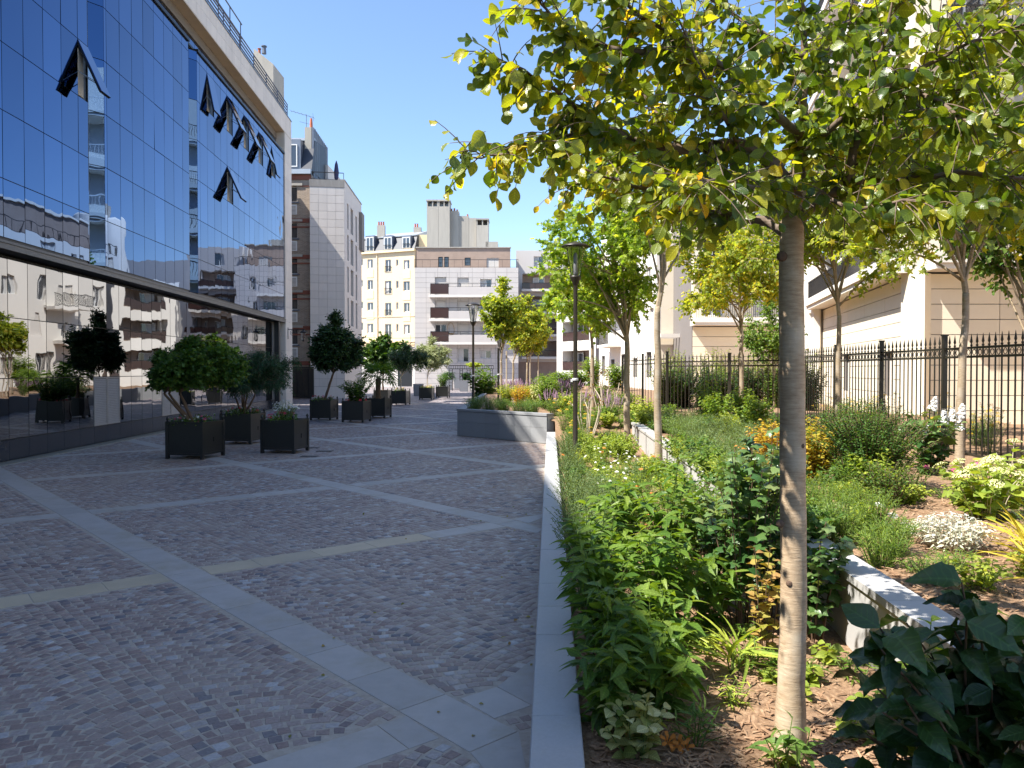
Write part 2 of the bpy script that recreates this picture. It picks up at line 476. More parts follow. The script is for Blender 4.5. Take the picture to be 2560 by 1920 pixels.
class MB:
    """collects shapes into one mesh"""

    def __init__(s):
        s.v, s.f, s.t = [], [], []

    def raw(s, v, f, t=0.5):
        o = len(s.v)
        s.v += [tuple(p) for p in v]
        s.f += [tuple(i + o for i in q) for q in f]
        s.t += [t] * len(v)

    def box(s, x0, x1, y0, y1, z0, z1, M=None, t=0.5):
        v = [Vector((x, y, z)) for x in (x0, x1) for y in (y0, y1) for z in (z0, z1)]
        if M: v = [M @ p for p in v]
        s.raw(v, CUBE_F, t)

    def tube(s, path, radii, n=7, cap=True, t=0.5):
        P = [Vector(p) for p in path]
        k = len(P)
        if not hasattr(radii, '__len__'): radii = [radii] * k
        up = Vector((0.13, 0.31, 0.94))
        v, f = [], []
        for i in range(k):
            d = (P[min(i + 1, k - 1)] - P[max(i - 1, 0)])
            if d.length < 1e-7: d = Vector((0, 0, 1))
            d.normalize()
            a = d.cross(up)
            if a.length < 0.05: a = d.cross(Vector((1, 0, 0)))
            a.normalize(); bb = d.cross(a)
            for j in range(n):
                th = 2 * math.pi * j / n
                v.append(P[i] + (a * math.cos(th) + bb * math.sin(th)) * radii[i])
        for i in range(k - 1):
            for j in range(n):
                j2 = (j + 1) % n
                f.append((i * n + j, i * n + j2, (i + 1) * n + j2, (i + 1) * n + j))
        if cap:
            f.append(tuple(range(n - 1, -1, -1))); f.append(tuple((k - 1) * n + j for j in range(n)))
        s.raw(v, f, t)

    def lathe(s, c, prof, n=14, t=0.5):
        v, f = [], []
        for (r, z) in prof:
            for j in range(n):
                th = 2 * math.pi * j / n
                v.append((c[0] + r * math.cos(th), c[1] + r * math.sin(th), c[2] + z))
        for i in range(len(prof) - 1):
            for j in range(n):
                j2 = (j + 1) % n
                f.append((i * n + j, i * n + j2, (i + 1) * n + j2, (i + 1) * n + j))
        f.append(tuple(range(n - 1, -1, -1))); f.append(tuple((len(prof) - 1) * n + j for j in range(n)))
        s.raw(v, f, t)

    def build(s, name, m, parent=None, smooth=False, tint=False):
        return add(name, mk_mesh(name, s.v, s.f, m, s.t if tint else None, smooth), parent)


class Frame:
    """local frame of a wall: u along it, d into it (negative stands out), z up"""

    def __init__(s, o, t):
        t = Vector((t[0], t[1], 0)).normalized()
        y = Vector((0, 0, 1)).cross(t)
        s.o = Vector((o[0], o[1], o[2] if len(o) > 2 else 0.0))
        s.t, s.y = t, y
        s.M = Matrix(((t.x, y.x, 0, s.o.x), (t.y, y.y, 0, s.o.y), (0, 0, 1, s.o.z), (0, 0, 0, 1)))

    def p(s, u, d, z):
        return s.M @ Vector((u, d, z))

    def box(s, name, u0, u1, d0, d1, z0, z1, m, parent, rot=None):
        B = s.M @ Matrix.Translation(((u0 + u1) / 2, (d0 + d1) / 2, (z0 + z1) / 2))
        if rot is not None: B = B @ rot
        B = B @ Matrix.Diagonal((u1 - u0, d1 - d0, z1 - z0, 1))
        return add(name, unit(m), parent, B)

    def wall(s, name, u0, u1, z0, z1, holes, m, parent, depth=0.3, d=0.0):
        us = sorted({u0, u1} | {h[0] for h in holes} | {h[1] for h in holes})
        zs = sorted({z0, z1} | {h[2] for h in holes} | {h[3] for h in holes})
        us = [a for a in us if u0 <= a <= u1]; zs = [a for a in zs if z0 <= a <= z1]
        v, f = [], []

        def quad(*pp):
            o = len(v); v.extend(s.p(*q) for q in pp); f.append((o, o + 1, o + 2, o + 3))
        for i in range(len(us) - 1):
            for j in range(len(zs) - 1):
                a, b_, c, e_ = us[i], us[i + 1], zs[j], zs[j + 1]
                mu, mz = (a + b_) / 2, (c + e_) / 2
                if any(h[0] < mu < h[1] and h[2] < mz < h[3] for h in holes): continue
                quad((a, d, c), (b_, d, c), (b_, d, e_), (a, d, e_))
        for h in holes:
            a, b_, c, e_ = h[:4]
            D = d + depth
            quad((a, d, c), (a, D, c), (b_, D, c), (b_, d, c))
            quad((a, d, e_), (b_, d, e_), (b_, D, e_), (a, D, e_))
            quad((a, d, c), (a, d, e_), (a, D, e_), (a, D, c))
            quad((b_, d, c), (b_, D, c), (b_, D, e_), (b_, d, e_))
        quad((u0, d, z1), (u1, d, z1), (u1, d + depth, z1), (u0, d + depth, z1))
        quad((u0, d, z0), (u0, d, z1), (u0, d + depth, z1), (u0, d + depth, z0))
        quad((u1, d, z0), (u1, d + depth, z0), (u1, d + depth, z1), (u1, d, z1))
        return add(name, mk_mesh(name, v, f, m), parent)

    def window(s, h, parent, kind='win', d=0.16, frame='white_paint'):
        a, b_, c, e_ = h[:4]
        if kind == 'shut':
            w = s.box('roller_shutter', a, b_, d - 0.06, d + 0.03, c, e_, 'shutter', parent)
            return w
        if kind == 'dark':
            return s.box('opening', a, b_, d + 0.08, d + 0.13, c, e_, 'pane_glass', parent)
        mb = MB()
        t = 0.07
        mb.box(a, a + t, d - .03, d + .04, c, e_, s.M); mb.box(b_ - t, b_, d - .03, d + .04, c, e_, s.M)
        mb.box(a + t, b_ - t, d - .03, d + .04, e_ - t, e_, s.M); mb.box(a + t, b_ - t, d - .03, d + .04, c, c + t, s.M)
        n = 2 if (b_ - a) > 0.75 else 1
        if (b_ - a) > 2.2: n = 4
        for i in range(1, n):
            q = a + (b_ - a) * i / n
            mb.box(q - .045, q + .045, d - .035, d + .035, c + t, e_ - t, s.M)
        w = mb.build('window', frame, parent)
        for i in range(n):
            x0 = a + (b_ - a) * i / n; x1 = a + (b_ - a) * (i + 1) / n
            s.box('pane', x0 + .02, x1 - .02, d + .005, d + .02, c + .03, e_ - .03, 'pane_glass', w)
        if kind == 'curt':
            s.box('curtain', a + .03, a + (b_ - a) * .45, d - .001 + .004, d + .0045, c + .05, e_ - .05, 'curtain', w)
        return w

    def clad(s, u0, u1, z0, z1, w, h, holes, m, parent, name='stone_panel', d=0.0, gap=0.014, thick=0.03, stagger=False, cap=300):
        """stone panels with open joints, cut round the openings"""
        rows = max(1, round((z1 - z0) / h)); h = (z1 - z0) / rows
        n = max(1, round((u1 - u0) / w)); w = (u1 - u0) / n
        out = []
        for j in range(rows):
            off = (w / 2 if (stagger and j % 2) else 0)
            edges = [u0] + [x for x in (u0 + off + i * w for i in range(n + 1)) if u0 + .05 < x < u1 - .05] + [u1]
            for i in range(len(edges) - 1):
                rects = [(edges[i], edges[i + 1], z0 + j * h, z0 + (j + 1) * h)]
                for H in holes:
                    nr = []
                    for (a, b_, c, e_) in rects:
                        if H[0] >= b_ or H[1] <= a or H[2] >= e_ or H[3] <= c: nr.append((a, b_, c, e_)); continue
                        if H[0] > a: nr.append((a, H[0], c, e_))
                        if H[1] < b_: nr.append((H[1], b_, c, e_))
                        x0, x1 = max(a, H[0]), min(b_, H[1])
                        if H[2] > c: nr.append((x0, x1, c, H[2]))
                        if H[3] < e_: nr.append((x0, x1, H[3], e_))
                    rects = nr
                out += [r for r in rects if r[1] - r[0] > .06 and r[3] - r[2] > .04]
        g = gap / 2
        mb = MB()
        for k, (a, b_, c, e_) in enumerate(out):
            if k < cap: s.box(name, a + g, b_ - g, d - thick, d + .004, c + g, e_ - g, m, parent)
            else: mb.box(a + g, b_ - g, d - thick, d + .004, c + g, e_ - g, s.M)
        if mb.v: tag(mb.build('small_panels', m, parent), kind='stuff')


# ------------------------------------------------------------------ leaves
def leaf_templ(widths, fold=0.25, curl=0.25, wave=0.0):
    """leaf cut along u with half-widths; folded on the midrib and drooping to the tip"""
    n = len(widths)
    v = [(0, 0, 0)]
    for i, w in enumerate(widths):
        u = (i + 1) / (n + 1)
        dz = -curl * u * u
        wv = wave * math.sin(i * 2.4)
        v += [(u, -w, dz + fold * w + wv), (u, 0, dz), (u, w, dz + fold * w - wv)]
    v.append((1, 0, -curl))
    f = [(0, 2, 1), (0, 3, 2)]
    for i in range(n - 1):
        a = 1 + 3 * i; b_ = a + 3
        f += [(a, a + 1, b_ + 1), (a, b_ + 1, b_), (a + 1, a + 2, b_ + 2), (a + 1, b_ + 2, b_ + 1)]
    a = 1 + 3 * (n - 1); e_ = len(v) - 1
    f += [(a, a + 1, e_), (a + 1, a + 2, e_)]
    return np.array(v, float), np.array(f)


def star_templ(lobes=5, curl=0.2, depth=0.42):
    v = [(0.36, 0, 0.03)]
    k = lobes * 2
    for i in range(k):
        th = math.pi + 2 * math.pi * i / k
        r = 0.62 if i % 2 else 0.62 * depth
        if i == 0: r = 0.36
        x, y = 0.36 + r * math.cos(th), r * math.sin(th)
        v.append((x, y, -curl * (r ** 2)))
    f = [(0, 1 + i, 1 + (i + 1) % k) for i in range(k)]
    return np.array(v, float), np.array(f)


T = {
    'ovate': leaf_templ([.24, .36, .36, .22], .25, .22, .012),
    'obovate': leaf_templ([.15, .27, .34, .36, .32, .20], .26, .28, .022),
    'lance': leaf_templ([.12, .17, .14, .07], .35, .35),
    'narrow': leaf_templ([.055, .06, .035], .3, .25),
    'small': leaf_templ([.28, .30], .3, .15),
    'strap': leaf_templ([.03, .035, .035, .03, .018], .4, .55),
    'big': leaf_templ([.13, .24, .30, .30, .26, .19, .10], .35, .35, .035),
    'star': star_templ(5),
    'maple': star_templ(7, .25, .5),
    'ivy': star_templ(5, .3, .66),
}


def nrm(a):
    return a / np.maximum(np.linalg.norm(a, axis=-1, keepdims=True), 1e-9)


class Fol:
    def __init__(s):
        s.P, s.D, s.N, s.L, s.W, s.t = [], [], [], [], [], []

    def put(s, p, d, n, L, W=1.0, t=0.5):
        s.P.append(p); s.D.append(d); s.N.append(n); s.L.append(L); s.W.append(W); s.t.append(t)

    def arrays(s):
        P = np.array([tuple(p) for p in s.P], float); D = nrm(np.array([tuple(p) for p in s.D], float))
        Nn = np.array([tuple(p) for p in s.N], float)
        B = nrm(np.cross(Nn, D)); Nn = np.cross(D, B)
        return P, D, B, Nn, np.array(s.L), np.array(s.W), np.array(s.t)

    def mesh(s, name, templ, m, sel=None):
        P, D, B, Nn, L, W, t = s.arrays()
        if sel is not None: P, D, B, Nn, L, W, t = P[sel], D[sel], B[sel], Nn[sel], L[sel], W[sel], t[sel]
        tv, tf = T[templ]
        k = len(tv); n = len(P)
        CZ = np.random.default_rng(n).uniform(.3, 1.9, n)
        V = P[:, None, :] + (tv[None, :, 0, None] * D[:, None, :] + tv[None, :, 1, None] * W[:, None, None] * B[:, None, :] + tv[None, :, 2, None] * CZ[:, None, None] * Nn[:, None, :]) * L[:, None, None]
        F = (tf[None] + (np.arange(n) * k)[:, None, None]).reshape(-1, 3)
        return mk_mesh(name, V.reshape(-1, 3), F, m, np.repeat(np.clip(t, 0, 1), k), luv=np.tile(tv, (n, 1)))

    def build(s, templ, m, parent, nobj=0, name='foliage', piece='leaf', petm=None):
        """nobj leaves that show largest become objects of their own; the rest stay one mesh"""
        n = len(s.P)
        if n == 0: return
        sel = np.ones(n, bool)
        if nobj:
            P, D, B, Nn, L, W, t = s.arrays()
            ang = np.abs(P[:, 0]) / np.maximum(P[:, 1], .1)
            dist = np.linalg.norm(P - np.array([0, 0, EYE]), axis=1) / np.maximum(L, .01) + np.where(ang > .72, 1e4, 0) + np.where((P[:, 2] - EYE) / np.maximum(P[:, 1], .1) > .5, 1e4, 0)
            idx = np.argsort(dist)[:nobj]
            sel[idx] = False
            key = templ + m
            if key not in UNIT:
                tv, tf = T[templ]
                UNIT[key] = [mk_mesh('leaf', tv * np.array([1, w, 1]), tf, m, np.full(len(tv), q), luv=tv) for q in (.05, .2, .35, .5, .65, .8, .95) for w in (.9, 1.1)]
            for i in idx:
                vi = min(6, max(0, int(t[i] * 7))) * 2 + (i % 2)
                Nn[i] *= random.uniform(.3, 1.9)
                Mx = Matrix(((D[i, 0] * L[i], B[i, 0] * L[i], Nn[i, 0] * L[i], P[i, 0]), (D[i, 1] * L[i], B[i, 1] * L[i], Nn[i, 1] * L[i], P[i, 1]), (D[i, 2] * L[i], B[i, 2] * L[i], Nn[i, 2] * L[i], P[i, 2]), (0, 0, 0, 1)))
                add(piece, UNIT[key][vi], parent, Mx)
        if sel.any():
            tag(add(name, s.mesh(name, templ, m, sel), parent), kind='stuff')


def rv():
    while True:
        v = Vector((random.uniform(-1, 1), random.uniform(-1, 1), random.uniform(-1, 1)))
        if 0.05 < v.length < 1: return v.normalized()


def lerp(a, b_, t): return a + (b_ - a) * t


def along(path, t):
    k = (len(path) - 1) * min(max(t, 0), .9999)
    i = int(k)
    return path[i].lerp(path[i + 1], k - i)


def soil_z(x, y):
    wx = 2.0 + .058 * y
    s = min(1, max(0, (y - 18.5) / 5.0)); s = s * s * (3 - 2 * s)
    low = lerp(.25, .80, s)
    hi = .68 + .02 * max(0, x - wx)
    k = min(1, max(0, (x - wx - .02) / .12)) if y < 20.5 else min(1, max(0, (x - wx) / .8))
    return lerp(low, max(low, hi), k) + .025 * math.sin(x * 5.1 + y * 2.3) * math.cos(y * 3.7)


exec_order = 'setting first, then buildings, then street furniture, then planting'

# ================================================================== THE SETTING
def sheet(name, pts, m, kind='structure'):
    return tag(add(name, mk_mesh(name, pts, [tuple(range(len(pts)))], m)), kind=kind)


sheet('ground', [(-900, -900, -.06), (900, -900, -.06), (900, 1500, -.06), (-900, 1500, -.06)], 'asphalt')
plaza = sheet('plaza', [(-13.5, -25, .0036), (3.0, -25, .0036), (3.0, 30, .0036), (-13.5, 30, .0036)], 'mortar')
plaza_far = sheet('plaza_far', [(-32, 30, .004), (9, 30, .004), (9, 100, .004), (-32, 100, .004)], 'paving_far')


def x_cop(y): return -.0925 + .0495 * y
def x_low(y): return -10.613 - .058 * y


AD = np.array([-.674, .738]); AN = np.array([.738, .674])
BD = np.array([math.cos(R(38.5)), math.sin(R(38.5))]); BN = np.array([-BD[1], BD[0]])
A_C = [-1.43, 2.86, 7.15, 11.6, 15.9, 20.2, 24.5, 28.8]
B_C = [-.6, 3.88, 8.35, 12.9, 17.4, 21.9, 26.4, 30.9]
BW = 0.185          # half width of the slab bands


def in_plaza(x, y, e=0.0):
    # planter front from (1.0,22.05) to (-1.78,24.9)
    right = np.where(y < 22.05, x_cop(y), np.where(y < 24.9, 1.0 - (y - 22.05) * .975, -1.75))
    return (x > x_low(y) + .30 + e) & (x < right - e)


def band_clear(x, y, hw):
    ca = AN[0] * x + AN[1] * y; cb = BN[0] * x + BN[1] * y
    ok = np.ones(np.shape(x), bool)
    for c in A_C: ok &= np.abs(ca - c) > hw
    for c in B_C: ok &= np.abs(cb - c) > hw
    return ok


# ---- setts laid in segmental arcs
def lay_setts():
    W, AA = 1.16, R(34)
    Rr = W / 2 / math.sin(AA)
    th = np.linspace(-AA, AA, 15)[:-1] + AA / 14
    ks = np.arange(-16, 34); js = np.arange(-140, 490)
    K, J, TH = np.meshgrid(ks, js, th, indexing='ij')
    u = K * W + Rr * np.sin(TH); v = J * .090 + Rr * np.cos(TH) + (K % 2) * .05
    tx = np.cos(TH); ty = -np.sin(TH)
    shape = u.shape
    u = u.ravel(); v = v.ravel(); tx = tx.ravel(); ty = ty.ravel()
    n = len(u)
    u = u + rng.normal(0, .004, n); v = v + rng.normal(0, .004, n)
    x = u * BD[0] + v * AD[0]; y = u * BD[1] + v * AD[1] + 6
    keep = (y > 2.2) & (y < 30) & (np.abs(x) < .74 * y + .8) & in_plaza(x, y, .05) & band_clear(x, y, BW + .04)
    x, y, tx, ty = x[keep], y[keep], tx[keep], ty[keep]
    n = len(x)
    T2 = np.stack([tx * BD[0] + ty * AD[0], tx * BD[1] + ty * AD[1]], 1)
    T2 /= np.linalg.norm(T2, axis=1, keepdims=True)
    Q2 = np.stack([-T2[:, 1], T2[:, 0]], 1)
    hu = .0378 + rng.normal(0, .003, n); hv = .0368 * np.clip(tx, .8, 1) + rng.normal(0, .0028, n)
    t = rng.beta(2.2, 2.0, n)
    q = rng.random(n)
    t = np.where(q < .07, rng.random(n) * .16, t); t = np.where(q > .94, .86 + rng.random(n) * .14, t)
    cor = np.array([[-1, -1], [1, -1], [1, 1], [-1, 1]], float)
    jit = rng.normal(0, .0038, (n, 4, 2))
    top = .0062 + rng.normal(0, .0007, n)
    C = np.stack([x, y], 1)
    base = C[:, None, :] + cor[None, :, 0, None] * (hu[:, None, None] * T2[:, None, :]) + cor[None, :, 1, None] * (hv[:, None, None] * Q2[:, None, :]) + jit
    inner = C[:, None, :] + (base - C[:, None, :]) * .91
    tilt = rng.normal(0, .0006, (n, 4))
    V = np.concatenate([np.concatenate([base, np.full((n, 4, 1), -.002)], 2), np.concatenate([base, np.full((n, 4, 1), .0046)], 2), np.concatenate([inner, (top[:, None] + tilt)[:, :, None]], 2)], 1)
    fq = np.array([[0, 1, 5, 4], [1, 2, 6, 5], [2, 3, 7, 6], [3, 0, 4, 7], [4, 5, 9, 8], [5, 6, 10, 9], [6, 7, 11, 10], [7, 4, 8, 11], [8, 9, 10, 11]])
    score = y + np.where((np.abs(x) > .66 * y) | (y < 4.15), 100, 0)
    order = np.argsort(score)
    big = order[:300]; rest = order[300:]
    for i in big:
        Vi = V[i] - np.array([x[i], y[i], 0])
        add('sett', mk_mesh('sett', Vi, [tuple(r) for r in fq], 'sett', np.full(12, t[i])), plaza, Matrix.Translation((x[i], y[i], 0)))
    m = len(rest)
    F = (fq[None] + (np.arange(m) * 12)[:, None, None]).reshape(-1, 4)
    tag(add('setts', mk_mesh('setts', V[rest].reshape(-1, 3), F, 'sett', np.repeat(t[rest], 12)), plaza), kind='stuff')


lay_setts()


# ---- granite slab bands crossing the plaza
def lay_bands():
    count = 0
    rest = MB()
    spec = [(AD, AN, c, None) for c in A_C] + [(BD, BN, c, 'cut') for c in B_C]
    cand = []
    for D, Nn, c, cut in spec:
        s = -30.0
        while s < 50:
            ln = random.choice([.62, .7, .8, .9])
            mid = s + ln / 2
            p = Nn * c + D * mid
            a0, a1 = s, s + ln
            s += ln
            if not (1.5 < p[1] < 62 and abs(p[0]) < .8 * p[1] + 2): continue
            if not bool(in_plaza(np.array(p[0]), np.array(p[1]), -.25)): continue
            segs = [(a0, a1)]
            if cut:
                for ca in A_C:
                    den = AN @ D
                    sc_ = (ca - AN @ (Nn * c)) / den
                    hw = (BW + .012) / abs(den)
                    ns = []
                    for (g0, g1) in segs:
                        if sc_ + hw <= g0 or sc_ - hw >= g1: ns.append((g0, g1)); continue
                        if sc_ - hw > g0 + .08: ns.append((g0, sc_ - hw))
                        if sc_ + hw < g1 - .08: ns.append((sc_ + hw, g1))
                    segs = ns
            for g in segs: cand.append((p[1], D, Nn, c, g))
    cand.sort(key=lambda k: k[0])
    for (yy, D, Nn, c, (a0, a1)) in cand:
        mid = (a0 + a1) / 2; hl = (a1 - a0) / 2 - .004
        p = Nn * c + D * mid
        # trim against the facade strip and the coping
        hw = BW - .004
        z1 = .0072 + random.uniform(-.0005, .0005) + (.006 if yy > 30 else 0)
        # rectangular with a small arris; ends clipped to the coping line
        def corner(a, b_, k=1.0):
            q = p + D * (a * hl * k) + Nn * (b_ * hw * k)
            x, y = float(q[0]), float(q[1])
            if y < 22.05: x = min(x, float(x_cop(y)) - .004)
            x = max(x, float(x_low(y)) + .31)
            return x, y
        lo = [corner(a, b_) for a, b_ in ((-1, -1), (1, -1), (1, 1), (-1, 1))]
        hi = [(lo_[0] * .985 + p[0] * .015, lo_[1] * .985 + p[1] * .015) for lo_ in lo]
        area = abs(sum(lo[i][0] * lo[(i + 1) % 4][1] - lo[(i + 1) % 4][0] * lo[i][1] for i in range(4))) / 2
        if area < .01: continue
        V = [(x, y, -.002) for x, y in lo] + [(x, y, z1 - .0015) for x, y in lo] + [(x, y, z1) for x, y in hi]
        F = [(0, 1, 5, 4), (1, 2, 6, 5), (2, 3, 7, 6), (3, 0, 4, 7), (4, 5, 9, 8), (5, 6, 10, 9), (6, 7, 11, 10), (7, 4, 8, 11), (8, 9, 10, 11)]
        if count < 260 and yy < 40:
            add('slab', mk_mesh('slab', V, F, 'slab_sandy' if (abs(c - 8.35) < .01 and D is BD and p[0] < -.9) else 'slab'), plaza); count += 1
        else:
            rest.raw(V, F)
    if rest.v: tag(rest.build('far_slabs', 'slab', plaza_far), kind='stuff')


lay_bands()

# strip of rendered kerb along the foot of the glass building
kb = MB()
kb.raw([(x_low(y) + e, y, z) for y in (-12, 44.5) for (e, z) in ((-.1, 0), (-.1, .03), (.26, .022), (.27, 0))], [(1, 2, 6, 5), (2, 3, 7, 6), (0, 1, 5, 4)])
tag(kb.build('kerb', 'kerb_strip'), kind='structure')

# manhole lids and gratings set in the paving
for i, (px, py) in enumerate(((773, 1142), (812, 1129), (779, 1120))):
    p = G(px, py)
    o = thing('drain_grating', ['rusty rectangular drain cover in the paving between tub and slab band', 'thin dark drain slot in the setts right of the petunia tub', 'small brown drain cover beside the petunia tub'][i], 'drain', (p.x, p.y, .012))
    mb = MB(); mb.box(p.x - .20, p.x + .20, p.y - .13, p.y + .13, .0, .0165); mb.build('cover', 'iron_cover', o)
    mb = MB()
    for k in range(6): mb.box(p.x - .17 + k * .062, p.x - .15 + k * .062, p.y - .1, p.y + .1, .0165, .019)
    mb.build('grille', 'dark_frame', o)


# a few fallen leaves
fl = Fol()
for k in range(70):
    y = random.uniform(3.6, 14) ; x = x_cop(y) - random.expovariate(1.1) - .02
    fl.put((x, y, .012), Vector((random.uniform(-1, 1), random.uniform(-1, 1), .15)), Vector((random.gauss(0, .3), random.gauss(0, .3), 1)), random.uniform(.02, .05), .8, random.random())
tag(add('fallen_leaves', fl.mesh('fallen_leaves', 'ovate', 'leaf_dry')), 'dry fallen leaves scattered on the paving beside the coping', 'leaves', kind='stuff')

# ---- coping of the bed
def coping():
    o = thing('coping_wall', 'low wall edging the plaza with a pale grey granite coping', 'wall', (.1, 3, 0))
    body = MB()
    for y0, y1 in ((-6, 22.0),):
        xa, xb = x_cop(y0), x_cop(y1)
        body.raw([(xa + .012, y0, 0), (xa + .24, y0, 0), (xb + .24, y1, 0), (xb + .012, y1, 0), (xa + .012, y0, .30), (xa + .24, y0, .30), (xb + .24, y1, .30), (xb + .012, y1, .30)],
                 [(0, 1, 5, 4), (1, 2, 6, 5), (2, 3, 7, 6), (3, 0, 4, 7), (4, 5, 6, 7)])
    body.build('core', 'granite_grey', o)
    y = -4.0
    for k in range(45):
        y1 = y + random.choice([.62, .62, 1.2])
        if y1 > 22.0: y1 = 22.0
        g = .003
        xa, xb = x_cop(y), x_cop(y1)
        dz = random.uniform(-.0015, .0015)
        V = []
        for z, e in ((.302, 0), (.354 + dz, 0), (.36 + dz, .006)):
            V += [(xa + e, y + g + e, z), (xa + .25 - e, y + g + e, z), (xb + .25 - e, y1 - g - e, z), (xb + e, y1 - g - e, z)]
        F = [(3, 2, 1, 0)]
        for a in (0, 4):
            F += [(a, a + 1, a + 5, a + 4), (a + 1, a + 2, a + 6, a + 5), (a + 2, a + 3, a + 7, a + 6), (a + 3, a, a + 4, a + 7)]
        F.append((8, 9, 10, 11))
        add('coping_slab', mk_mesh('coping_slab', V, F, 'granite_light'), o)
        y = y1
        if y >= 22.0: break


coping()


# ---- raised grey planter
def planter():
    P0, P1 = Vector((-1.78, 24.9, 0)), Vector((1.0, 22.05, 0))
    o = thing('raised_planter', 'raised planter faced with dark grey granite tiles, half in shade', 'planter', P0)
    fr = Frame(P0, P1 - P0)
    ln = (P1 - P0).length
    fr.box('core', .03, ln - .03, .035, .25, 0, .85, 'joint', o)
    n = 6
    for i in range(n):
        for (z0, z1) in ((0.02, .46), (.466, .80)):
            fr.box('tile', i * ln / n + .002, (i + 1) * ln / n - .002, 0, .034, z0, z1, 'granite_grey', o)
    fr.box('coping', -.01, ln + .01, -.02, .28, .81, .88, 'granite_grey', o)
    fr.box('end_slab', ln - .028, ln + .004, .036, .29, 0, .805, 'granite_light', o)
    fr2 = Frame((-1.45, 66), P0 - Vector((-1.45, 66, 0)))
    l2 = (P0 - Vector((-1.45, 66, 0))).length
    fr2.box('side_wall', 0, l2 - .02, .0, .25, 0, .86, 'granite_grey', o)


planter()


# ---- retaining wall between the two levels of planting
def retaining():
    o = thing('retaining_wall', 'pale granite retaining wall stepping up between the two planting beds', 'wall', (2.3, 5, .2))
    A, B_ = Vector((2.0 + .058 * 2.6, 2.6, .0)), Vector((2.0 + .058 * 20.3, 20.3, .0))
    fr = Frame(B_, A - B_)
    ln = (A - B_).length
    fr.box('core', 0, ln, .02, .2, .05, .70, 'joint', o)
    n = 24
    for i in range(n):
        fr.box('facing_slab', i * ln / n + .003, (i + 1) * ln / n - .003, 0, .022, .1, .695, 'wall_granite', o)
    n = 18
    for i in range(n):
        fr.box('coping_slab', i * ln / n + .002, (i + 1) * ln / n - .002, -.025, .215, .70, .75, 'wall_granite', o)


retaining()

# ---- soil of the beds
def soil():
    xs = np.concatenate([np.arange(0, 3.0, .1), np.arange(3.0, 11, .3)])
    ys = np.concatenate([np.arange(-2, 9, .12), np.arange(9, 26, .3), np.arange(26, 67, 1.0)])
    V, F = [], []
    for y in ys:
        if y < 22.05: left = x_cop(y) + .235
        elif y < 24.9: left = 1.0 - (y - 22.05) * .975 + .2
        else: left = -1.5
        for x in xs:
            X = left + x
            V.append((X, y, soil_z(X, y)))
    nx = len(xs)
    F = np.array([(j * nx + i, j * nx + i + 1, (j + 1) * nx + i + 1, (j + 1) * nx + i) for j in range(len(ys) - 1) for i in range(nx - 1)])
    tag(add('soil', mk_mesh('soil', V, F, 'mulch', smooth=True)), kind='structure')


soil()
sheet('garden_ground', [(6.0, -5, .55), (60, -5, .55), (60, 90, .55), (6.0, 90, .55)], 'mulch')


def chips():
    n = 9500
    mb = MB()
    for _ in range(n):
        y = 2.9 + 8.5 * random.random() ** 1.6
        x = x_cop(y) + .3 + random.random() * (4.2 if y > 4 else 2.0)
        wx = 2.0 + .058 * y
        if wx - .1 < x < wx + .3: continue
        L_, w_ = random.uniform(.02, .09), random.uniform(.005, .015)
        M_ = Matrix.Translation((x, y, soil_z(x, y) + random.uniform(.0, .012))) @ Matrix.Rotation(random.uniform(0, 6.28), 4, 'Z') @ Matrix.Rotation(random.gauss(0, .22), 4, 'Y') @ Matrix.Rotation(random.gauss(0, .3), 4, 'X')
        mb.box(-L_ / 2, L_ / 2, -w_ / 2, w_ / 2, 0, .004, M_)
    tag(mb.build('bark_mulch', 'chip'), 'brown wood chip mulch scattered over the planting bed', 'mulch', kind='stuff')


chips()

def upx(fr, px):
    """where the sight line of image column px meets a wall"""
    k = (px - 1280) / 1920.0
    return (k * fr.o.y - fr.o.x) / (fr.t.x - k * fr.t.y)


def zpx(fr, px, py):
    p = fr.p(upx(fr, px), 0, 0)
    return PX(px, py, p.y).z


def rect(fr, a, b_, c, e_):
    """picture rectangle -> (u0,u1,z0,z1) on the wall"""
    u0, u1 = upx(fr, a), upx(fr, b_)
    m = (a + b_) / 2
    return (min(u0, u1), max(u0, u1), zpx(fr, m, e_), zpx(fr, m, c))



# ================================================================== THE GLASS BUILDING
GF = Frame((-10.213, 0), (-.058, 1))            # projecting upper glass wall
LF = Frame((-10.613, 0), (-.058, 1))            # ground-floor glass wall
UZ = [5.06, 6.35, 7.85, 9.34, 10.83, 12.32, 13.81, 14.16]
LZ = [.04, .525, 1.94, 3.35, 4.74]
gb = thing('office_building', 'office building of blue mirror glass panels under a pale stone parapet', 'building', (-11, 20, 0))
SEG = [(11.8, 20.87), (21.78, 28.39), (29.26, 43.08)]
PITCH_U = .83


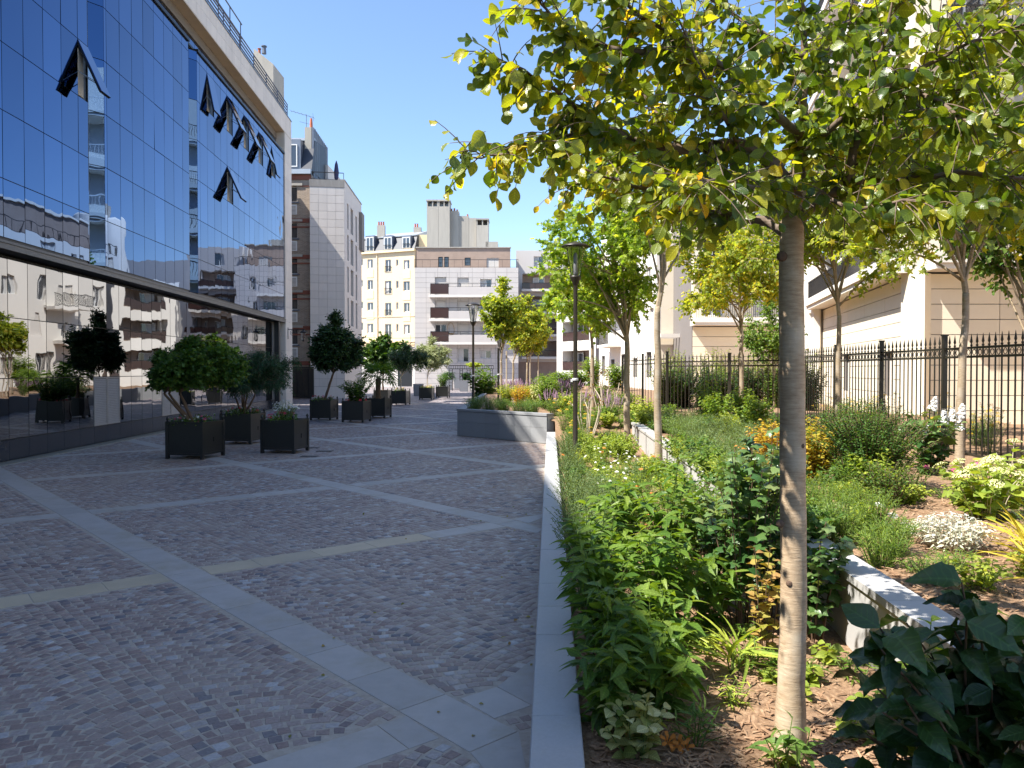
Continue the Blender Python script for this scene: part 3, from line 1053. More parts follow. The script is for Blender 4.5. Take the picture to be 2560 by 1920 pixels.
def glass_building():
    cells = []
    # edges of the upper panes in each bay
    for (s0, s1), first in zip(SEG, (17.0, 21.93, 29.55)):
        edges = []
        x = first
        while x > s0 + .08: x -= PITCH_U
        x += PITCH_U
        edges = [s0]
        while x < s1 - .06:
            if x - edges[-1] > .1: edges.append(x)
            x += PITCH_U
        edges.append(s1)
        for i in range(len(edges) - 1):
            for j in range(len(UZ) - 1):
                cells.append(('u', edges[i], edges[i + 1], UZ[j], UZ[j + 1]))
    low = [17.79 + .81 * k for k in range(-7, 33)]
    for i in range(len(low) - 1):
        if low[i + 1] > 43.1: break
        for j in range(1, len(LZ) - 1):
            cells.append(('l', low[i], low[i + 1], LZ[j], LZ[j + 1]))
    # panes that are missing: open sashes, louvres
    opened = []
    hinges = [(190, 97, 10.83), (517, 187, 13.81), (567, 239, 13.81), (608, 289, 13.81), (645, 331, 13.81), (677, 368, 13.81), (567.6, 416, 10.83)]
    for hx, hy, z1 in hinges:
        r = (1280 - hx) / 1920
        yy = 10.213 / (r - .058) / .9983
        best = min((c for c in cells if c[0] == 'u' and abs(c[4] - z1) < .01), key=lambda c: abs(c[1] - yy))
        opened.append(best)
    louv = []
    for c in cells:
        if c[0] == 'l' and abs(c[3] - .525) < .01:
            if any(abs((c[1] + c[2]) / 2 - q) < .42 for q in (22.25, 23.06, 26.9, 27.7)): louv.append(c)
    # backing walls behind the joints
    for s0, s1 in SEG:
        GF.box('backing', s0, s1, .03, .3, 5.0, 14.2, 'dark_frame', gb)
    LF.box('backing', -22, 43.1, .035, .3, 0.0, 4.76, 'dark_frame', gb)
    GF.box('core', -34, 43.1, .62, 16, 0.0, 16.2, 'brown_render', gb)
    GF.box('roof_shade_block', -34, -2.4, 1.9, 16, 16.2, 21.4, 'brown_render', gb)  # unseen volume added on the roof to shade the near corner of the bed
    GF.box('near_front', -22, 11.8, .0, .6, 5.0, 14.2, 'glass_up', gb)
    cells.sort(key=lambda c: -(c[2] - c[1]) * (c[4] - c[3]) / (c[1] ** 2))
    nobj = 0
    restu, restl = MB(), MB()
    for c in cells:
        if c in opened or c in louv: continue
        k, s0, s1, z0, z1 = c
        F_ = GF if k == 'u' else LF
        if nobj < 296:
            rot = Matrix.Rotation(random.gauss(0, .0022), 4, 'X') @ Matrix.Rotation(random.gauss(0, .0022), 4, 'Z')
            F_.box('glass_pane', s0 + .010, s1 - .010, 0, .022, z0 + .010, z1 - .010, 'glass_up' if k == 'u' else 'glass_low', gb, rot)
            nobj += 1
        else:
            (restu if k == 'u' else restl).box(s0 + .01, s1 - .01, 0, .022, z0 + .01, z1 - .01, F_.M)
    if restu.v: tag(restu.build('small_glass_panes', 'glass_up', gb), kind='stuff')
    if restl.v: tag(restl.build('small_lower_panes', 'glass_low', gb), kind='stuff')
    # plinth panels
    for i in range(len(low) - 1):
        if low[i + 1] < 43.2: LF.box('plinth_panel', low[i] + .006, low[i + 1] - .006, -.004, .03, .045, .515, 'plinth', gb)
    # louvred panels
    for c in louv:
        k, s0, s1, z0, z1 = c
        lo = LF.box('louvre_panel', s0 + .01, s1 - .01, .012, .03, z0 + .01, z1 - .01, 'dark_frame', gb)
        mb = MB()
        n = 26
        for q in range(n):
            za = z0 + .05 + (z1 - z0 - .1) * q / n
            mb.raw([LF.p(u, d, z) for u in (s0 + .05, s1 - .05) for (d, z) in ((-.012, za), (.012, za + .042), (.012, za + .032), (-.004, za - .004))], [(0, 1, 5, 4), (1, 2, 6, 5), (2, 3, 7, 6), (3, 0, 4, 7), (0, 3, 2, 1), (4, 5, 6, 7)])
        mb.build('slats', 'louver', lo)
        mb = MB()
        for (a, b_, cc, d) in ((s0 + .01, s0 + .05, z0 + .01, z1 - .01), (s1 - .05, s1 - .01, z0 + .01, z1 - .01), (s0 + .05, s1 - .05, z0 + .01, z0 + .045), (s0 + .05, s1 - .05, z1 - .045, z1 - .01)):
            mb.box(a, b_, -.016, .012, cc, d, LF.M)
        mb.build('louvre_frame', 'louver', lo)
    # open top-hung sashes
    for n, c in enumerate(opened):
        k, s0, s1, z0, z1 = c
        ang = R(24 if n in (0, 2, 3, 4, 6) else 11)
        Mh = GF.M @ Matrix.Translation((0, -.01, z1 - .015)) @ Matrix.Rotation(-ang, 4, 'X')
        h = z1 - z0 - .03

        def hb(name, u0, u1, d0, d1, a, b_, m_, par):
            B = Mh @ Matrix.Translation(((u0 + u1) / 2, (d0 + d1) / 2, (a + b_) / 2)) @ Matrix.Diagonal((u1 - u0, d1 - d0, b_ - a, 1))
            return add(name, unit(m_), par, B)
        sash = hb('open_sash', s0 + .012, s1 - .012, 0, .018, -h, 0, 'glass_up', gb)
        mb = MB()
        for (a, b_, cc, d) in ((s0 + .012, s0 + .085, -h, 0), (s1 - .085, s1 - .012, -h, 0), (s0 + .085, s1 - .085, -h, -h + .08), (s0 + .085, s1 - .085, -.08, 0)):
            mb.box(a, b_, .019, .075, cc, d, Mh)
        mb.build('sash_frame', 'dark_frame', sash)
        GF.box('handle', (s0 + s1) / 2 - .06, (s0 + s1) / 2 + .06, .032, .05, z0 + .12, z0 + .15, 'zinc', sash)
        for q in (s0 + .03, s1 - .03):
            mb = MB(); mb.tube([GF.p(q, .02, z0 + h * .45), Mh @ Vector((q, .06, -h * .8))], .012, 5); mb.build('stay_arm', 'zinc', sash)
        GF.box('reveal', s0 + .02, s0 + .30, .0, .028, z0 + .03, z1 - .25, 'interior', gb)
    # V-shaped notches between the bays: angled mirror strips
    for (sa, sb) in ((20.87, 21.78), (28.39, 29.26)):
        A = GF.p(sb, 0, 0)
        dv = Vector((.76, 1, 0)).normalized()
        O = A - dv * .86
        NF = Frame((O.x, O.y), dv)
        NF.box('notch_backing', -.02, .86, .028, .06, 5.0, 14.2, 'dark_frame', gb)
        for j in range(len(UZ) - 1):
            NF.box('notch_pane', 0, .855, 0, .02, UZ[j] + .01, UZ[j + 1] - .01, 'glass_up', gb)
        GF.box('notch_side', sa - .03, sa, .0, .5, 5.0, 14.2, 'dark_frame', gb)
        GF.box('notch_back', sa, sb, .58, .61, 5.0, 14.2, 'dark_frame', gb)
    # underside and edge of the projecting floors
    GF.box('soffit', -22, 43.1, .0, .66, 4.80, 4.84, 'dark_frame', gb)
    GF.box('soffit_edge', -22, 43.1, -.05, .0, 4.80, 4.93, 'canopy_metal', gb)
    GF.box('sill_flashing', -22, 43.1, -.075, .02, 4.93, 4.985, 'canopy_metal', gb)
    # top ledge, clerestory, recessed wall, soffit, parapet
    for s0, s1 in SEG: GF.box('head_ledge', s0, s1, -.06, .12, 14.16, 14.26, 'dark_frame', gb)
    GF.box('head_ledge', -22, 11.8, -.06, .12, 14.16, 14.26, 'dark_frame', gb)
    GF.box('gutter', -22, 43.1, .1, .5, 14.2, 14.28, 'dark_frame', gb)
    s = 12.0
    while s < 43.0:
        e_ = min(s + .83, 43.05)
        GF.box('clerestory_pane', s + .012, e_ - .012, .42, .44, 14.3, 14.98, 'glass_up', gb); s += .83
    GF.box('clerestory_backing', -22, 43.1, .45, .6, 14.28, 15.0, 'dark_frame', gb)
    GF.box('recessed_wall', -22, 43.1, .40, .62, 15.0, 15.42, 'brown_render', gb)
    GF.box('parapet_core', -22, 44.7, .0, .6, 15.44, 16.47, 'joint', gb)
    s = -21.6
    while s < 44.6:
        e_ = min(s + 1.18, 44.72)
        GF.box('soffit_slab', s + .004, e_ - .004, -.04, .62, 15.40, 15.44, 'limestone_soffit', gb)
        if s > 9:
            for (a, b_) in ((15.44, 15.96), (15.966, 16.47)):
                off = .59 if a < 15.5 else 0
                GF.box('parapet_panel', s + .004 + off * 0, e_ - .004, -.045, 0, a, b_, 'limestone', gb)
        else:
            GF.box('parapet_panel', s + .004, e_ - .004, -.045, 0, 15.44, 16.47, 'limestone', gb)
        s = e_
    GF.box('parapet_cap', -22, 44.74, -.07, .65, 16.475, 16.53, 'zinc_dark', gb)
    # end pillar in stone panels
    GF.box('pillar_core', 43.12, 44.68, .0, .9, 0, 15.44, 'joint', gb)
    z = 0.0
    k = 0
    while z < 15.35:
        z2 = min(z + .81, 15.43)
        GF.box('pillar_panel', 43.10, 44.70, -.045, 0, z + .004, z2 - .004, 'limestone', gb)
        GF.box('pillar_side_panel', 43.085, 43.115, .0, .9, z + .004, z2 - .004, 'limestone', gb)
        z = z2
    GF.box('post', 41.9, 42.2, .05, .3, 0, 4.8, 'dark_frame', gb)
    # guard rail on the roof
    def rail(u0, u1, d, z0, hs, m_, step):
        mb = MB()
        for h in hs: mb.tube([GF.p(u0, d, z0 + h), GF.p(u1, d, z0 + h)], .03, 6)
        mb.build('roof_rail', m_, gb)
        u = u0
        while u <= u1 + .01:
            mb = MB(); mb.tube([GF.p(u, d, z0 - .05), GF.p(u, d, z0 + hs[-1])], .024, 6); mb.build('roof_rail_post', m_, gb); u += step
    rail(12, 44.2, .06, 16.5, (.28, .45, .62, .80), 'blue_rail', 2.3)
    rail(12, 36.2, .30, 16.5, (1.1, 1.75), 'blue_rail', 1.6)
    # wall lantern bracket on the pillar
    return


glass_building()

# chimney stack on the roof
cw = thing('chimney_stack', 'weathered chimney wall with clay pots above the glass building roof', 'chimney', (-15.2, 47, 16.9))
mb = MB()
c0, c1 = PX(634, 121, 47), PX(683, 160, 47)
mb.raw([(c0.x, 47 + q, z) for q in (0, 2.2) for z in (16.0, c0.z)] + [(c1.x, 47 + q, z) for q in (0, 2.2) for z in (16.0, c1.z)],
       [(0, 4, 5, 1), (2, 3, 7, 6), (1, 5, 7, 3), (4, 6, 7, 5), (0, 1, 3, 2)])
mb.build('stack', 'concrete', cw)
for px, m_, r_, h_ in ((647, 'terracotta', .09, .28), (659, 'zinc_dark', .14, .42)):
    p = PX(px, 121, 47.4)
    mb = MB(); mb.lathe((p.x, 47.5, c0.z - .12), [(r_, 0), (r_ * .9, h_ * .5), (r_ * .85, h_), (r_ * 1.25, h_), (r_ * 1.25, h_ * 1.12)], 10)
    mb.build('chimney_pot', m_, cw)

# lantern on a scrolled bracket
lt = thing('wall_lantern', 'black iron lantern hanging from a scrolled bracket on the stone pillar', 'lantern', GF.p(43.5, -.1, 4.3))
mb = MB()
q0 = GF.p(43.6, -.05, 4.45)
out = -GF.y
mb.tube([q0, q0 + out * .95], .022, 6)
mb.tube([q0 + Vector((0, 0, -.55)), q0 + Vector((0, 0, .1))], .025, 6)
for r_ in (.16, .09):
    mb.tube([q0 + out * (.3 + r_ * math.cos(a)) + Vector((0, 0, -.2 + r_ * math.sin(a))) for a in np.linspace(0, 5.6, 18)], .012, 5)
mb.tube([q0 + out * (.5 + .1 * math.cos(a)) + Vector((0, 0, -.12 + .1 * math.sin(a))) for a in np.linspace(0, 5.6, 14)], .012, 5)
mb.build('bracket', 'rail_dark', lt)
lc = q0 + out * .85
mb = MB(); mb.lathe((lc.x, lc.y, lc.z - .36), [(.03, .34), (.05, .30), (.19, .22), (.17, .17), (.14, .16)][::-1], 8); mb.build('roof', 'rail_dark', lt)
mb = MB(); mb.lathe((lc.x, lc.y, lc.z - .36), [(.075, -.26), (.14, .16)], 6); mb.build('glass', 'lamp_glass', lt)
mb = MB(); mb.lathe((lc.x, lc.y, lc.z - .36), [(.02, -.34), (.085, -.26), (.03, -.25)], 6)
for a in range(6):
    th = a * math.pi / 3
    mb.tube([(lc.x + .08 * math.cos(th), lc.y + .08 * math.sin(th), lc.z - .62), (lc.x + .145 * math.cos(th), lc.y + .145 * math.sin(th), lc.z - .2)], .008, 4)
mb.build('cage', 'rail_dark', lt)

# ================================================================== OTHER BUILDINGS
def rail_part(fr, u0, u1, d, z0, z1, m, parent, bars=.0, panel=None, name='railing'):
    mb = MB()
    mb.box(u0, u1, d - .025, d + .025, z1 - .05, z1, fr.M)
    mb.box(u0, u1, d - .015, d + .015, z0 + .06, z0 + .09, fr.M)
    n = max(1, int((u1 - u0) / (bars or 1.3)))
    for i in range(n + 1):
        q = u0 + (u1 - u0) * i / n
        w = .011 if bars else .02
        mb.box(q - w, q + w, d - w, d + w, z0, z1 - .05, fr.M)
    r_ = mb.build(name, m, parent)
    if panel: fr.box('infill_panel', u0 + .02, u1 - .02, d - .008, d + .008, z0 + .1, z1 - .06, panel, r_)
    return r_


# ---- tower block faced with pale tiles
tb = thing('tiled_building', 'narrow end building clad in pale grey stone tiles with stained top', 'building', (-14, 58, 0))
tf = Frame((PX(776, 900, 58).x, 58), (.985, .174))
tw = upx(tf, 862.5)
TZ = 16.5
tf.box('core', .02, tw - .02, .012, .3, 0, TZ - .1, 'joint_pale', tb)
tf.box('rear_core', .02, tw - .75, .3, 9, 0, TZ - .1, 'joint', tb)
tf.clad(0, tw, .9, TZ - .55, .66, .60, [], 'tile_stone', tb, 'facade_tile', gap=.016)
tf.box('base_course', 0, tw, -.02, .02, 0, .88, 'tile_stone', tb)
tf.box('stained_band', -.02, tw + .02, -.045, .03, TZ - .54, TZ, 'stained_cap', tb)
sr = Frame((tf.p(tw, 0, 0).x, tf.p(tw, 0, 0).y), (-.045, 1))
holes = []
for a, b_, tops in ((869.5, 873, (510, 588, 667, 745)), (878, 884.5, (523, 600, 676, 752)), (890, 894, (541, 615, 687, 758))):
    for t_ in tops: holes.append(rect(sr, a, b_, t_, t_ + 64))
sr.wall('side_wall', 0, 8.6, 0, TZ, holes, 'tile_stone', tb, .3)
for h in holes: sr.box('slit_window', h[0], h[1], .2, .26, h[2], h[3], 'pane_glass', tb)
sr.box('side_cap', 0, 8.6, -.04, .3, TZ, TZ + .1, 'stained_cap', tb)
rail_part(tf, .1, tw - .05, .15, TZ, TZ + .62, 'rail_dark', tb)
sr.box('rear_turret', 7.2, 8.6, -.25, .2, 12.4, 15.6, 'stained_cap', tb)
hut = Frame((PX(803, 440, 63).x, 63), (1, 0))
hut.box('roof_hut', 0, .55, 0, 6, TZ - .2, PX(803, 412, 63).z, 'tile_stone', tb)
mb = MB()
pu = PX(841, 445, 61)
mb.lathe((pu.x, 61, TZ - .1), [(.02, 0), (.03, .7), (.16, .9), (.2, 1.4), (.12, 2.0), (.02, 2.3)], 8)
pa = mb.build('closed_parasol', 'umbrella'); tag(pa, 'folded dark blue parasol standing on the tiled building roof', 'parasol')

# ---- old brick house between
bh = thing('brick_house', 'old brick house with red bands, slate mansard roof and ribbed chimney', 'house', (-18, 58.6, 0))
bf = Frame((-20, 58.6), (1, 0))
bw = tf.o.x + 20 - .02
holes = []
for t_, b_ in ((465, 505), (555, 596), (643, 685), (732, 774), (820, 862)):
    z0, z1 = PX(740, b_, 58.6).z, PX(740, t_, 58.6).z
    ua = PX(745, 900, 58.6).x + 20
    holes.append((ua - 1.15, ua, z0, z1))
bf.wall('wall', 0, bw, 0, 17.0, holes, 'brick_wall', bh, .35)
bf.box('core', .1, bw, .4, 9, 0, 17.0, 'joint', bh)
for h in holes:
    bf.window(h, bh, 'win', .22)
    bf.box('lintel', h[0] - .15, h[1] + .4, -.1, .02, h[3] + .02, h[3] + .2, 'concrete', bh)
    bf.box('sill', h[0] - .1, h[1] + .15, -.1, .1, h[2] - .1, h[2], 'zinc_dark', bh)
    gr = bf.box('air_grille', h[1] - .75, h[1] - .02, -.06, .03, h[2] - .95, h[2] - .2, 'white_paint', bh)
    mb = MB()
    for q in range(6): mb.box(h[1] - .68, h[1] - .1, -.075, -.062, h[2] - .88 + q * .1, h[2] - .83 + q * .1, bf.M)
    mb.build('grille_bars', 'louver', gr)
    bf.box('brick_band', 0, bw, -.05, .02, h[2] - 1.55, h[2] - 1.25, 'red_brick_band', bh)
    bf.box('brick_band', 0, bw, -.035, .02, h[2] - 1.95, h[2] - 1.84, 'red_brick_band', bh)
    bf.box('brick_band', ua + .2, bw, -.03, .02, h[3] - .05, h[3] + .03, 'red_brick_band', bh)
bf.box('cornice', 0, bw, -.28, .1, 17.0, 17.35, 'zinc', bh)
bf.box('brick_band', 0, bw, -.06, .02, 16.6, 16.98, 'red_brick_band', bh)
mb = MB()
mb.raw([bf.p(u, d, z) for u in (0, bw) for (d, z) in ((.05, 17.35), (1.1, 19.9), (4.5, 20.3), (4.5, 17.35))], [(0, 4, 5, 1), (1, 5, 6, 2), (2, 6, 7, 3), (0, 1, 2, 3), (4, 7, 6, 5)])
mb.build('mansard_roof', 'slate', bh)
bf.box('roof_zinc', 0, bw, .95, 1.6, 19.86, 20.05, 'zinc', bh)
dz = bf.box('dormer', ua - 1.3, ua + .25, .1, 1.0, 17.4, 19.7, 'zinc_dark', bh)
bf.window((ua - 1.1, ua + .0, 17.6, 19.3), bh, 'win', .06)
cf = Frame((PX(762, 400, 59.4).x, 59.4), (1, 0))
cw_ = PX(777, 400, 59.4).x - cf.o.x
cf.box('chimney_wall', 0, cw_ + .05, 0, 3.2, 17.0, PX(770, 318, 59.4).z, 'concrete', bh)
cs = Frame((cf.o.x + cw_ + .06, 59.4), (-.02, 1))
for i in range(9):
    zt = PX(780, 318, 59.4).z - i * .02
    cs.box('zinc_sheet', i * .52, i * .52 + .5, -.16, -.02, 16.6, zt, 'zinc_dark', bh)
    cs.box('standing_seam', i * .52 + .5, i * .52 + .53, -.22, -.02, 16.6, zt, 'zinc', bh)
mb = MB(); mb.lathe(cf.p(.4, .4, PX(770, 318, 59.4).z), [(.13, 0), (.11, .45), (.08, .8)], 8); mb.build('chimney_pot', 'terracotta', bh)
rb = Frame((-34, 46.2), (1, 0))
rb.box('rear_shade_block', 0, 16.7, 0, 11.9, 0, 17.0, 'brick_wall', bh)  # hidden block, added so its shadow covers the far end of the plaza
an = thing('roof_antenna', 'thin television aerial on a mast above the brick house', 'antenna', PX(766, 320, 60))
mb = MB()
a0 = PX(766, 320, 60); a1 = PX(766, 286, 60)
mb.tube([a0, a1], .025, 5)
mb.tube([PX(727, 277, 60), PX(784, 294, 60)], .018, 4)
for k in range(7):
    q = PX(727, 277, 60).lerp(PX(784, 294, 60), k / 6)
    mb.tube([q + Vector((0, -.3, 0)), q + Vector((0, .3, .0))], .012, 4)
mb.tube([PX(749, 304, 60), PX(780, 312, 60)], .015, 4)
mb.tube([PX(782, 283, 60), PX(784, 303, 60)], .015, 4)
mb.build('aerial', 'zinc_dark', an)

# gate beside it
gt = thing('metal_gate', 'dark green double metal gate between pillar and tiled building', 'gate', (-15.2, 57, 0))
gf = Frame((-17.2, 57.2), (1, 0))
for i in range(3):
    gf.box('gate_leaf', i * .82, i * .82 + .80, 0, .05, .12, 2.25, 'tub_metal', gt)
    gf.box('gate_stile', i * .82 + .36, i * .82 + .41, -.03, 0, .12, 2.25, 'dark_frame', gt)
gf.box('gate_rail', 0, 2.46, -.03, .06, 2.26, 2.4, 'tub_metal', gt)

# ---- yellow house
yh = thing('yellow_house', 'yellow rendered house with dark mansard roof, three dormers and zinc top', 'house', (-16, 100, 0))
A_, B_ = PX(890, 900, 101.5), PX(1037, 900, 98)
yf = Frame((A_.x, A_.y), (B_.x - A_.x, B_.y - A_.y))
yw = (Vector((B_.x, B_.y, 0)) - Vector((A_.x, A_.y, 0))).length
holes, kinds = [], []
for (a, b_, c, e_) in [(919.5, 933, 648, 671), (964, 978, 649, 680), (991, 996.5, 649, 665), (1010, 1024.5, 650, 673), (902, 908, 646, 664),
                       (919.5, 933, 700, 724), (963, 979, 702, 735), (991, 997, 702, 721), (1009, 1025, 703, 727), (902, 908, 700, 718),
                       (919, 933.5, 756, 776), (963.5, 978.5, 757, 789), (991, 996.5, 756, 774), (1010, 1024.5, 757, 780), (902, 908, 754, 772),
                       (918.5, 933.5, 809, 833), (963, 978.5, 810, 844), (991, 996.5, 810, 829), (1010, 1025, 811, 835), (902, 908, 806, 826)]:
    holes.append(rect(yf, a, b_, c, e_))
eave = zpx(yf, 970, 632)
gfz = zpx(yf, 970, 866)
yf.wall('wall', 0, yw, gfz, eave, holes, 'yellow_render', yh, .25)
yf.box('core', .05, yw - .05, .3, 8, 0, eave, 'joint', yh)
yf.box('ground_floor', 0, yw, -.02, .3, 0, gfz - .01, 'grey_stone', yh)
sh = rect(yf, 995, 1030, 885, 935)
yf.box('shop_shutter', sh[0], sh[1], -.06, -.03, .1, sh[3], 'dark_frame', yh)
for i, h in enumerate(holes):
    yf.window(h, yh, 'curt' if i % 3 == 0 else 'win', .14)
    if i % 5 in (0, 3): yf.box('apron_panel', h[0] - .1, h[1] + .1, -.04, .02, h[2] - 1.2, h[2] - .15, 'yellow_trim', yh)
    if i % 5 == 1: rail_part(yf, h[0] - .05, h[1] + .05, -.08, h[2], h[2] + .75, 'rail_dark', yh, .14, name='window_guard')
for py in (856, 862, 868): yf.box('string_course', 0, yw, -.10, .02, zpx(yf, 970, py), zpx(yf, 970, py - 1.6), 'yellow_trim', yh)
yf.box('string_course', 0, yw, -.06, .02, zpx(yf, 970, 793), zpx(yf, 970, 791), 'yellow_trim', yh)
yf.box('cornice', -.1, yw + .1, -.3, .1, eave, eave + .28, 'yellow_trim', yh)
yf.box('downpipe', upx(yf, 943), upx(yf, 945), -.12, -.01, gfz, eave, 'yellow_trim', yh)
rt = zpx(yf, 970, 591)
mb = MB()
mb.raw([yf.p(u, d, z) for u in (0, yw) for (d, z) in ((.0, eave + .28), (.75, rt), (5, rt + .6), (5, eave))], [(0, 4, 5, 1), (1, 5, 6, 2), (2, 6, 7, 3), (0, 1, 2, 3), (4, 7, 6, 5)])
mb.build('mansard_roof', 'slate', yh)
zz = zpx(yf, 970, 581)
mb = MB()
mb.raw([yf.p(u, d, z) for u in (0, yw) for (d, z) in ((.60, rt - .04), (.58, rt + .08), (3.5, zz + .5), (3.5, rt - .04))], [(0, 4, 5, 1), (1, 5, 6, 2), (2, 6, 7, 3), (0, 1, 2, 3), (4, 7, 6, 5)])
mb.build('zinc_roof', 'zinc', yh)
for (a, b_) in ((917, 935), (962, 980), (1008, 1026)):
    h = rect(yf, a, b_, 594, 626)
    yf.box('dormer', h[0] - .12, h[1] + .12, -.02, 1.4, eave + .3, h[3] + .25, 'zinc_dark', yh)
    fr_ = yf.box('dormer_frame', h[0] - .03, h[1] + .03, -.08, -.03, eave + .36, h[3] + .05, 'white_paint', yh)
    mid = (h[0] + h[1]) / 2
    yf.box('pane', h[0] + .08, mid - .05, -.095, -.082, eave + .5, h[3] - .05, 'pane_glass', yh)
    yf.box('pane', mid + .05, h[1] - .08, -.095, -.082, eave + .5, h[3] - .05, 'pane_glass', yh)
    rail_part(yf, h[0], h[1], -.16, eave + .32, eave + 1.0, 'rail_dark', yh, .16, name='window_guard')
for px, py, n in ((952, 561, 3), (1043, 566, 2)):
    p = PX(px, py, 101)
    cf_ = Frame((p.x - .5, 101), (1, 0))
    cf_.box('chimney', 0, 1.0, 0, .7, rt - .5, p.z - .1, 'concrete', yh)
    for k in range(n):
        mb = MB(); mb.lathe((p.x - .3 + k * .3, 101.3, p.z - .1), [(.12, 0), (.1, .5), (.12, .5)], 8); mb.build('chimney_pot', 'terracotta', yh)

# ---- apartment block closing the square
fb = thing('apartment_block', 'pale stone apartment block with brown attic storey and balconies', 'building', (-6, 90, 0))
ff = Frame((PX(1037, 900, 90).x, 90), (1, 0))
fu = lambda px: upx(ff, px)
fz = lambda py: zpx(ff, 1150, py)
fw = fu(1296)
holes = []
kinds = []
for (a, b_, c, e_, k) in [(1088, 1116, 693, 738, 'shut'), (1144, 1172, 694, 738, 'shut'), (1201, 1229, 698, 721, 'curt'), (1249, 1270, 698, 730, 'curt'),
                          (1088, 1116, 752, 798, 'shut'), (1144, 1172, 753, 798, 'shut'), (1201, 1229, 757, 780, 'win'),
                          (1088, 1116, 811, 856, 'win'), (1144, 1172, 811, 858, 'shut'), (1201, 1229, 817, 840, 'curt'),
                          (1104, 1117, 869, 907, 'win'), (1143, 1172, 871, 905, 'curt'), (1200, 1228, 876, 896, 'curt'), (1249, 1268, 757, 790, 'win'), (1249, 1268, 816, 850, 'win')]:
    holes.append(rect(ff, a, b_, c, e_)); kinds.append(k)
top = fz(669)
ff.wall('wall', 0, fw, 0, top, holes, 'joint', fb, .3, d=.004)
ff.box('core', .05, fw - .05, .4, 11, 0, top - .02, 'joint', fb)
ff.clad(0, fw, .02, top, 1.35, .60, holes, 'grey_stone', fb, 'stone_panel', d=0, gap=.022, cap=290)
for h, k in zip(holes, kinds): ff.window(h, fb, k, .2)
af = Frame((PX(1042, 900, 91.2).x, 91.2), (1, 0))
ah = [rect(af, a, b_, c, e_) for (a, b_, c, e_) in ((1096, 1107.5, 642, 668), (1111, 1122.5, 642, 668), (1162, 1177, 644, 664), (1217, 1247, 645, 670))]
at_ = zpx(af, 1150, 620)
aw = upx(af, 1276)
af.wall('attic_wall', 0, aw, top, at_, ah, 'brown_stone', fb, .25)
af.box('attic_core', .05, aw - .05, .3, 9, top, at_ - .02, 'joint', fb)
for i, h in enumerate(ah): af.window(h, fb, 'shut' if i == 3 else 'win', .15, 'rail_dark')
af.box('attic_cap', -.1, aw + .1, -.12, .3, at_, at_ + .12, 'concrete', fb)
rail_part(ff, -.05, fw, .05, top, top + .95, 'rail_dark', fb, .9)
for (y0, y1, ym) in ((711, 745, 720), (770, 804, 779), (829, 862, 838)):
    bl = ff.box('balcony_slab', fu(1075), fu(1244), -1.15, .02, fz(y1), fz(y1 - 6), 'white_stone', fb)
    ff.box('balcony_parapet', fu(1124), fu(1244), -1.15, -1.0, fz(y1 - 6) + .004, fz(ym), 'grey_stone', fb)
    rail_part(ff, fu(1079), fu(1123.6), -1.1, fz(y1 - 6), fz(y0), 'rail_dark', fb, panel='smoked_panel')
    rail_part(ff, fu(1124), fu(1240), -1.08, fz(ym), fz(y0) - .02, 'rail_dark', fb)
bk = thing('hanging_basket_chair', 'small wicker basket hung on the balcony wall of the stone block', 'basket', ff.p(fu(1127), -.05, fz(835)))
mb = MB()
hc = ff.p(fu(1127), -.12, fz(826))
mb.tube([hc + Vector((.42 * math.cos(a), 0, .9 * math.sin(a))) for a in np.linspace(0, 2 * math.pi, 20)], .03, 5)
mb.build('ring', 'basket', bk)
mb = MB(); mb.lathe((hc.x, hc.y - .1, hc.z - .8), [(.12, 0), (.3, .12), (.33, .45), (.28, .46)], 10); mb.build('bowl', 'basket', bk)
# stepped right end of the block with deep brown loggias
f2 = Frame((PX(1290, 900, 93).x, 93), (1, 0))
w2 = upx(f2, 1420)
z2 = zpx(f2, 1340, 626)
h2, lv = [], []
for c in (692, 748, 804, 860): h2.append(rect(f2, 1306, 1400, c - 8, c + 32))
h2.append(rect(f2, 1334, 1358, 641, 670))
f2.wall('wing_wall', 0, w2, 0, z2, h2, 'grey_stone', fb, 1.4)
f2.box('wing_core', .05, w2 - .05, 1.45, 9, 0, z2 - .02, 'brown_stone', fb)
f2.window(h2[4], fb, 'curt', .2)
for h in h2[:4]:
    f2.box('loggia_back', h[0], h[1], 1.3, 1.42, h[2], h[3], 'brown_stone', fb)
    wq = (h[0] + 1.3, h[0] + 2.7, h[2] + .05, h[3] - .35)
    f2.window(wq, fb, 'curt', 1.22)
    f2.box('loggia_slab', h[0] - .1, h[1] + .1, -.9, .02, h[2] - .28, h[2], 'white_stone', fb)
    rail_part(f2, h[0] - .05, h[1] + .05, -.85, h[2], h[2] + .75, 'rail_dark', fb, panel='smoked_panel')
f2.box('base_wall', 0, w2, -.03, .02, 0, zpx(f2, 1340, 905), 'brown_stone', fb)
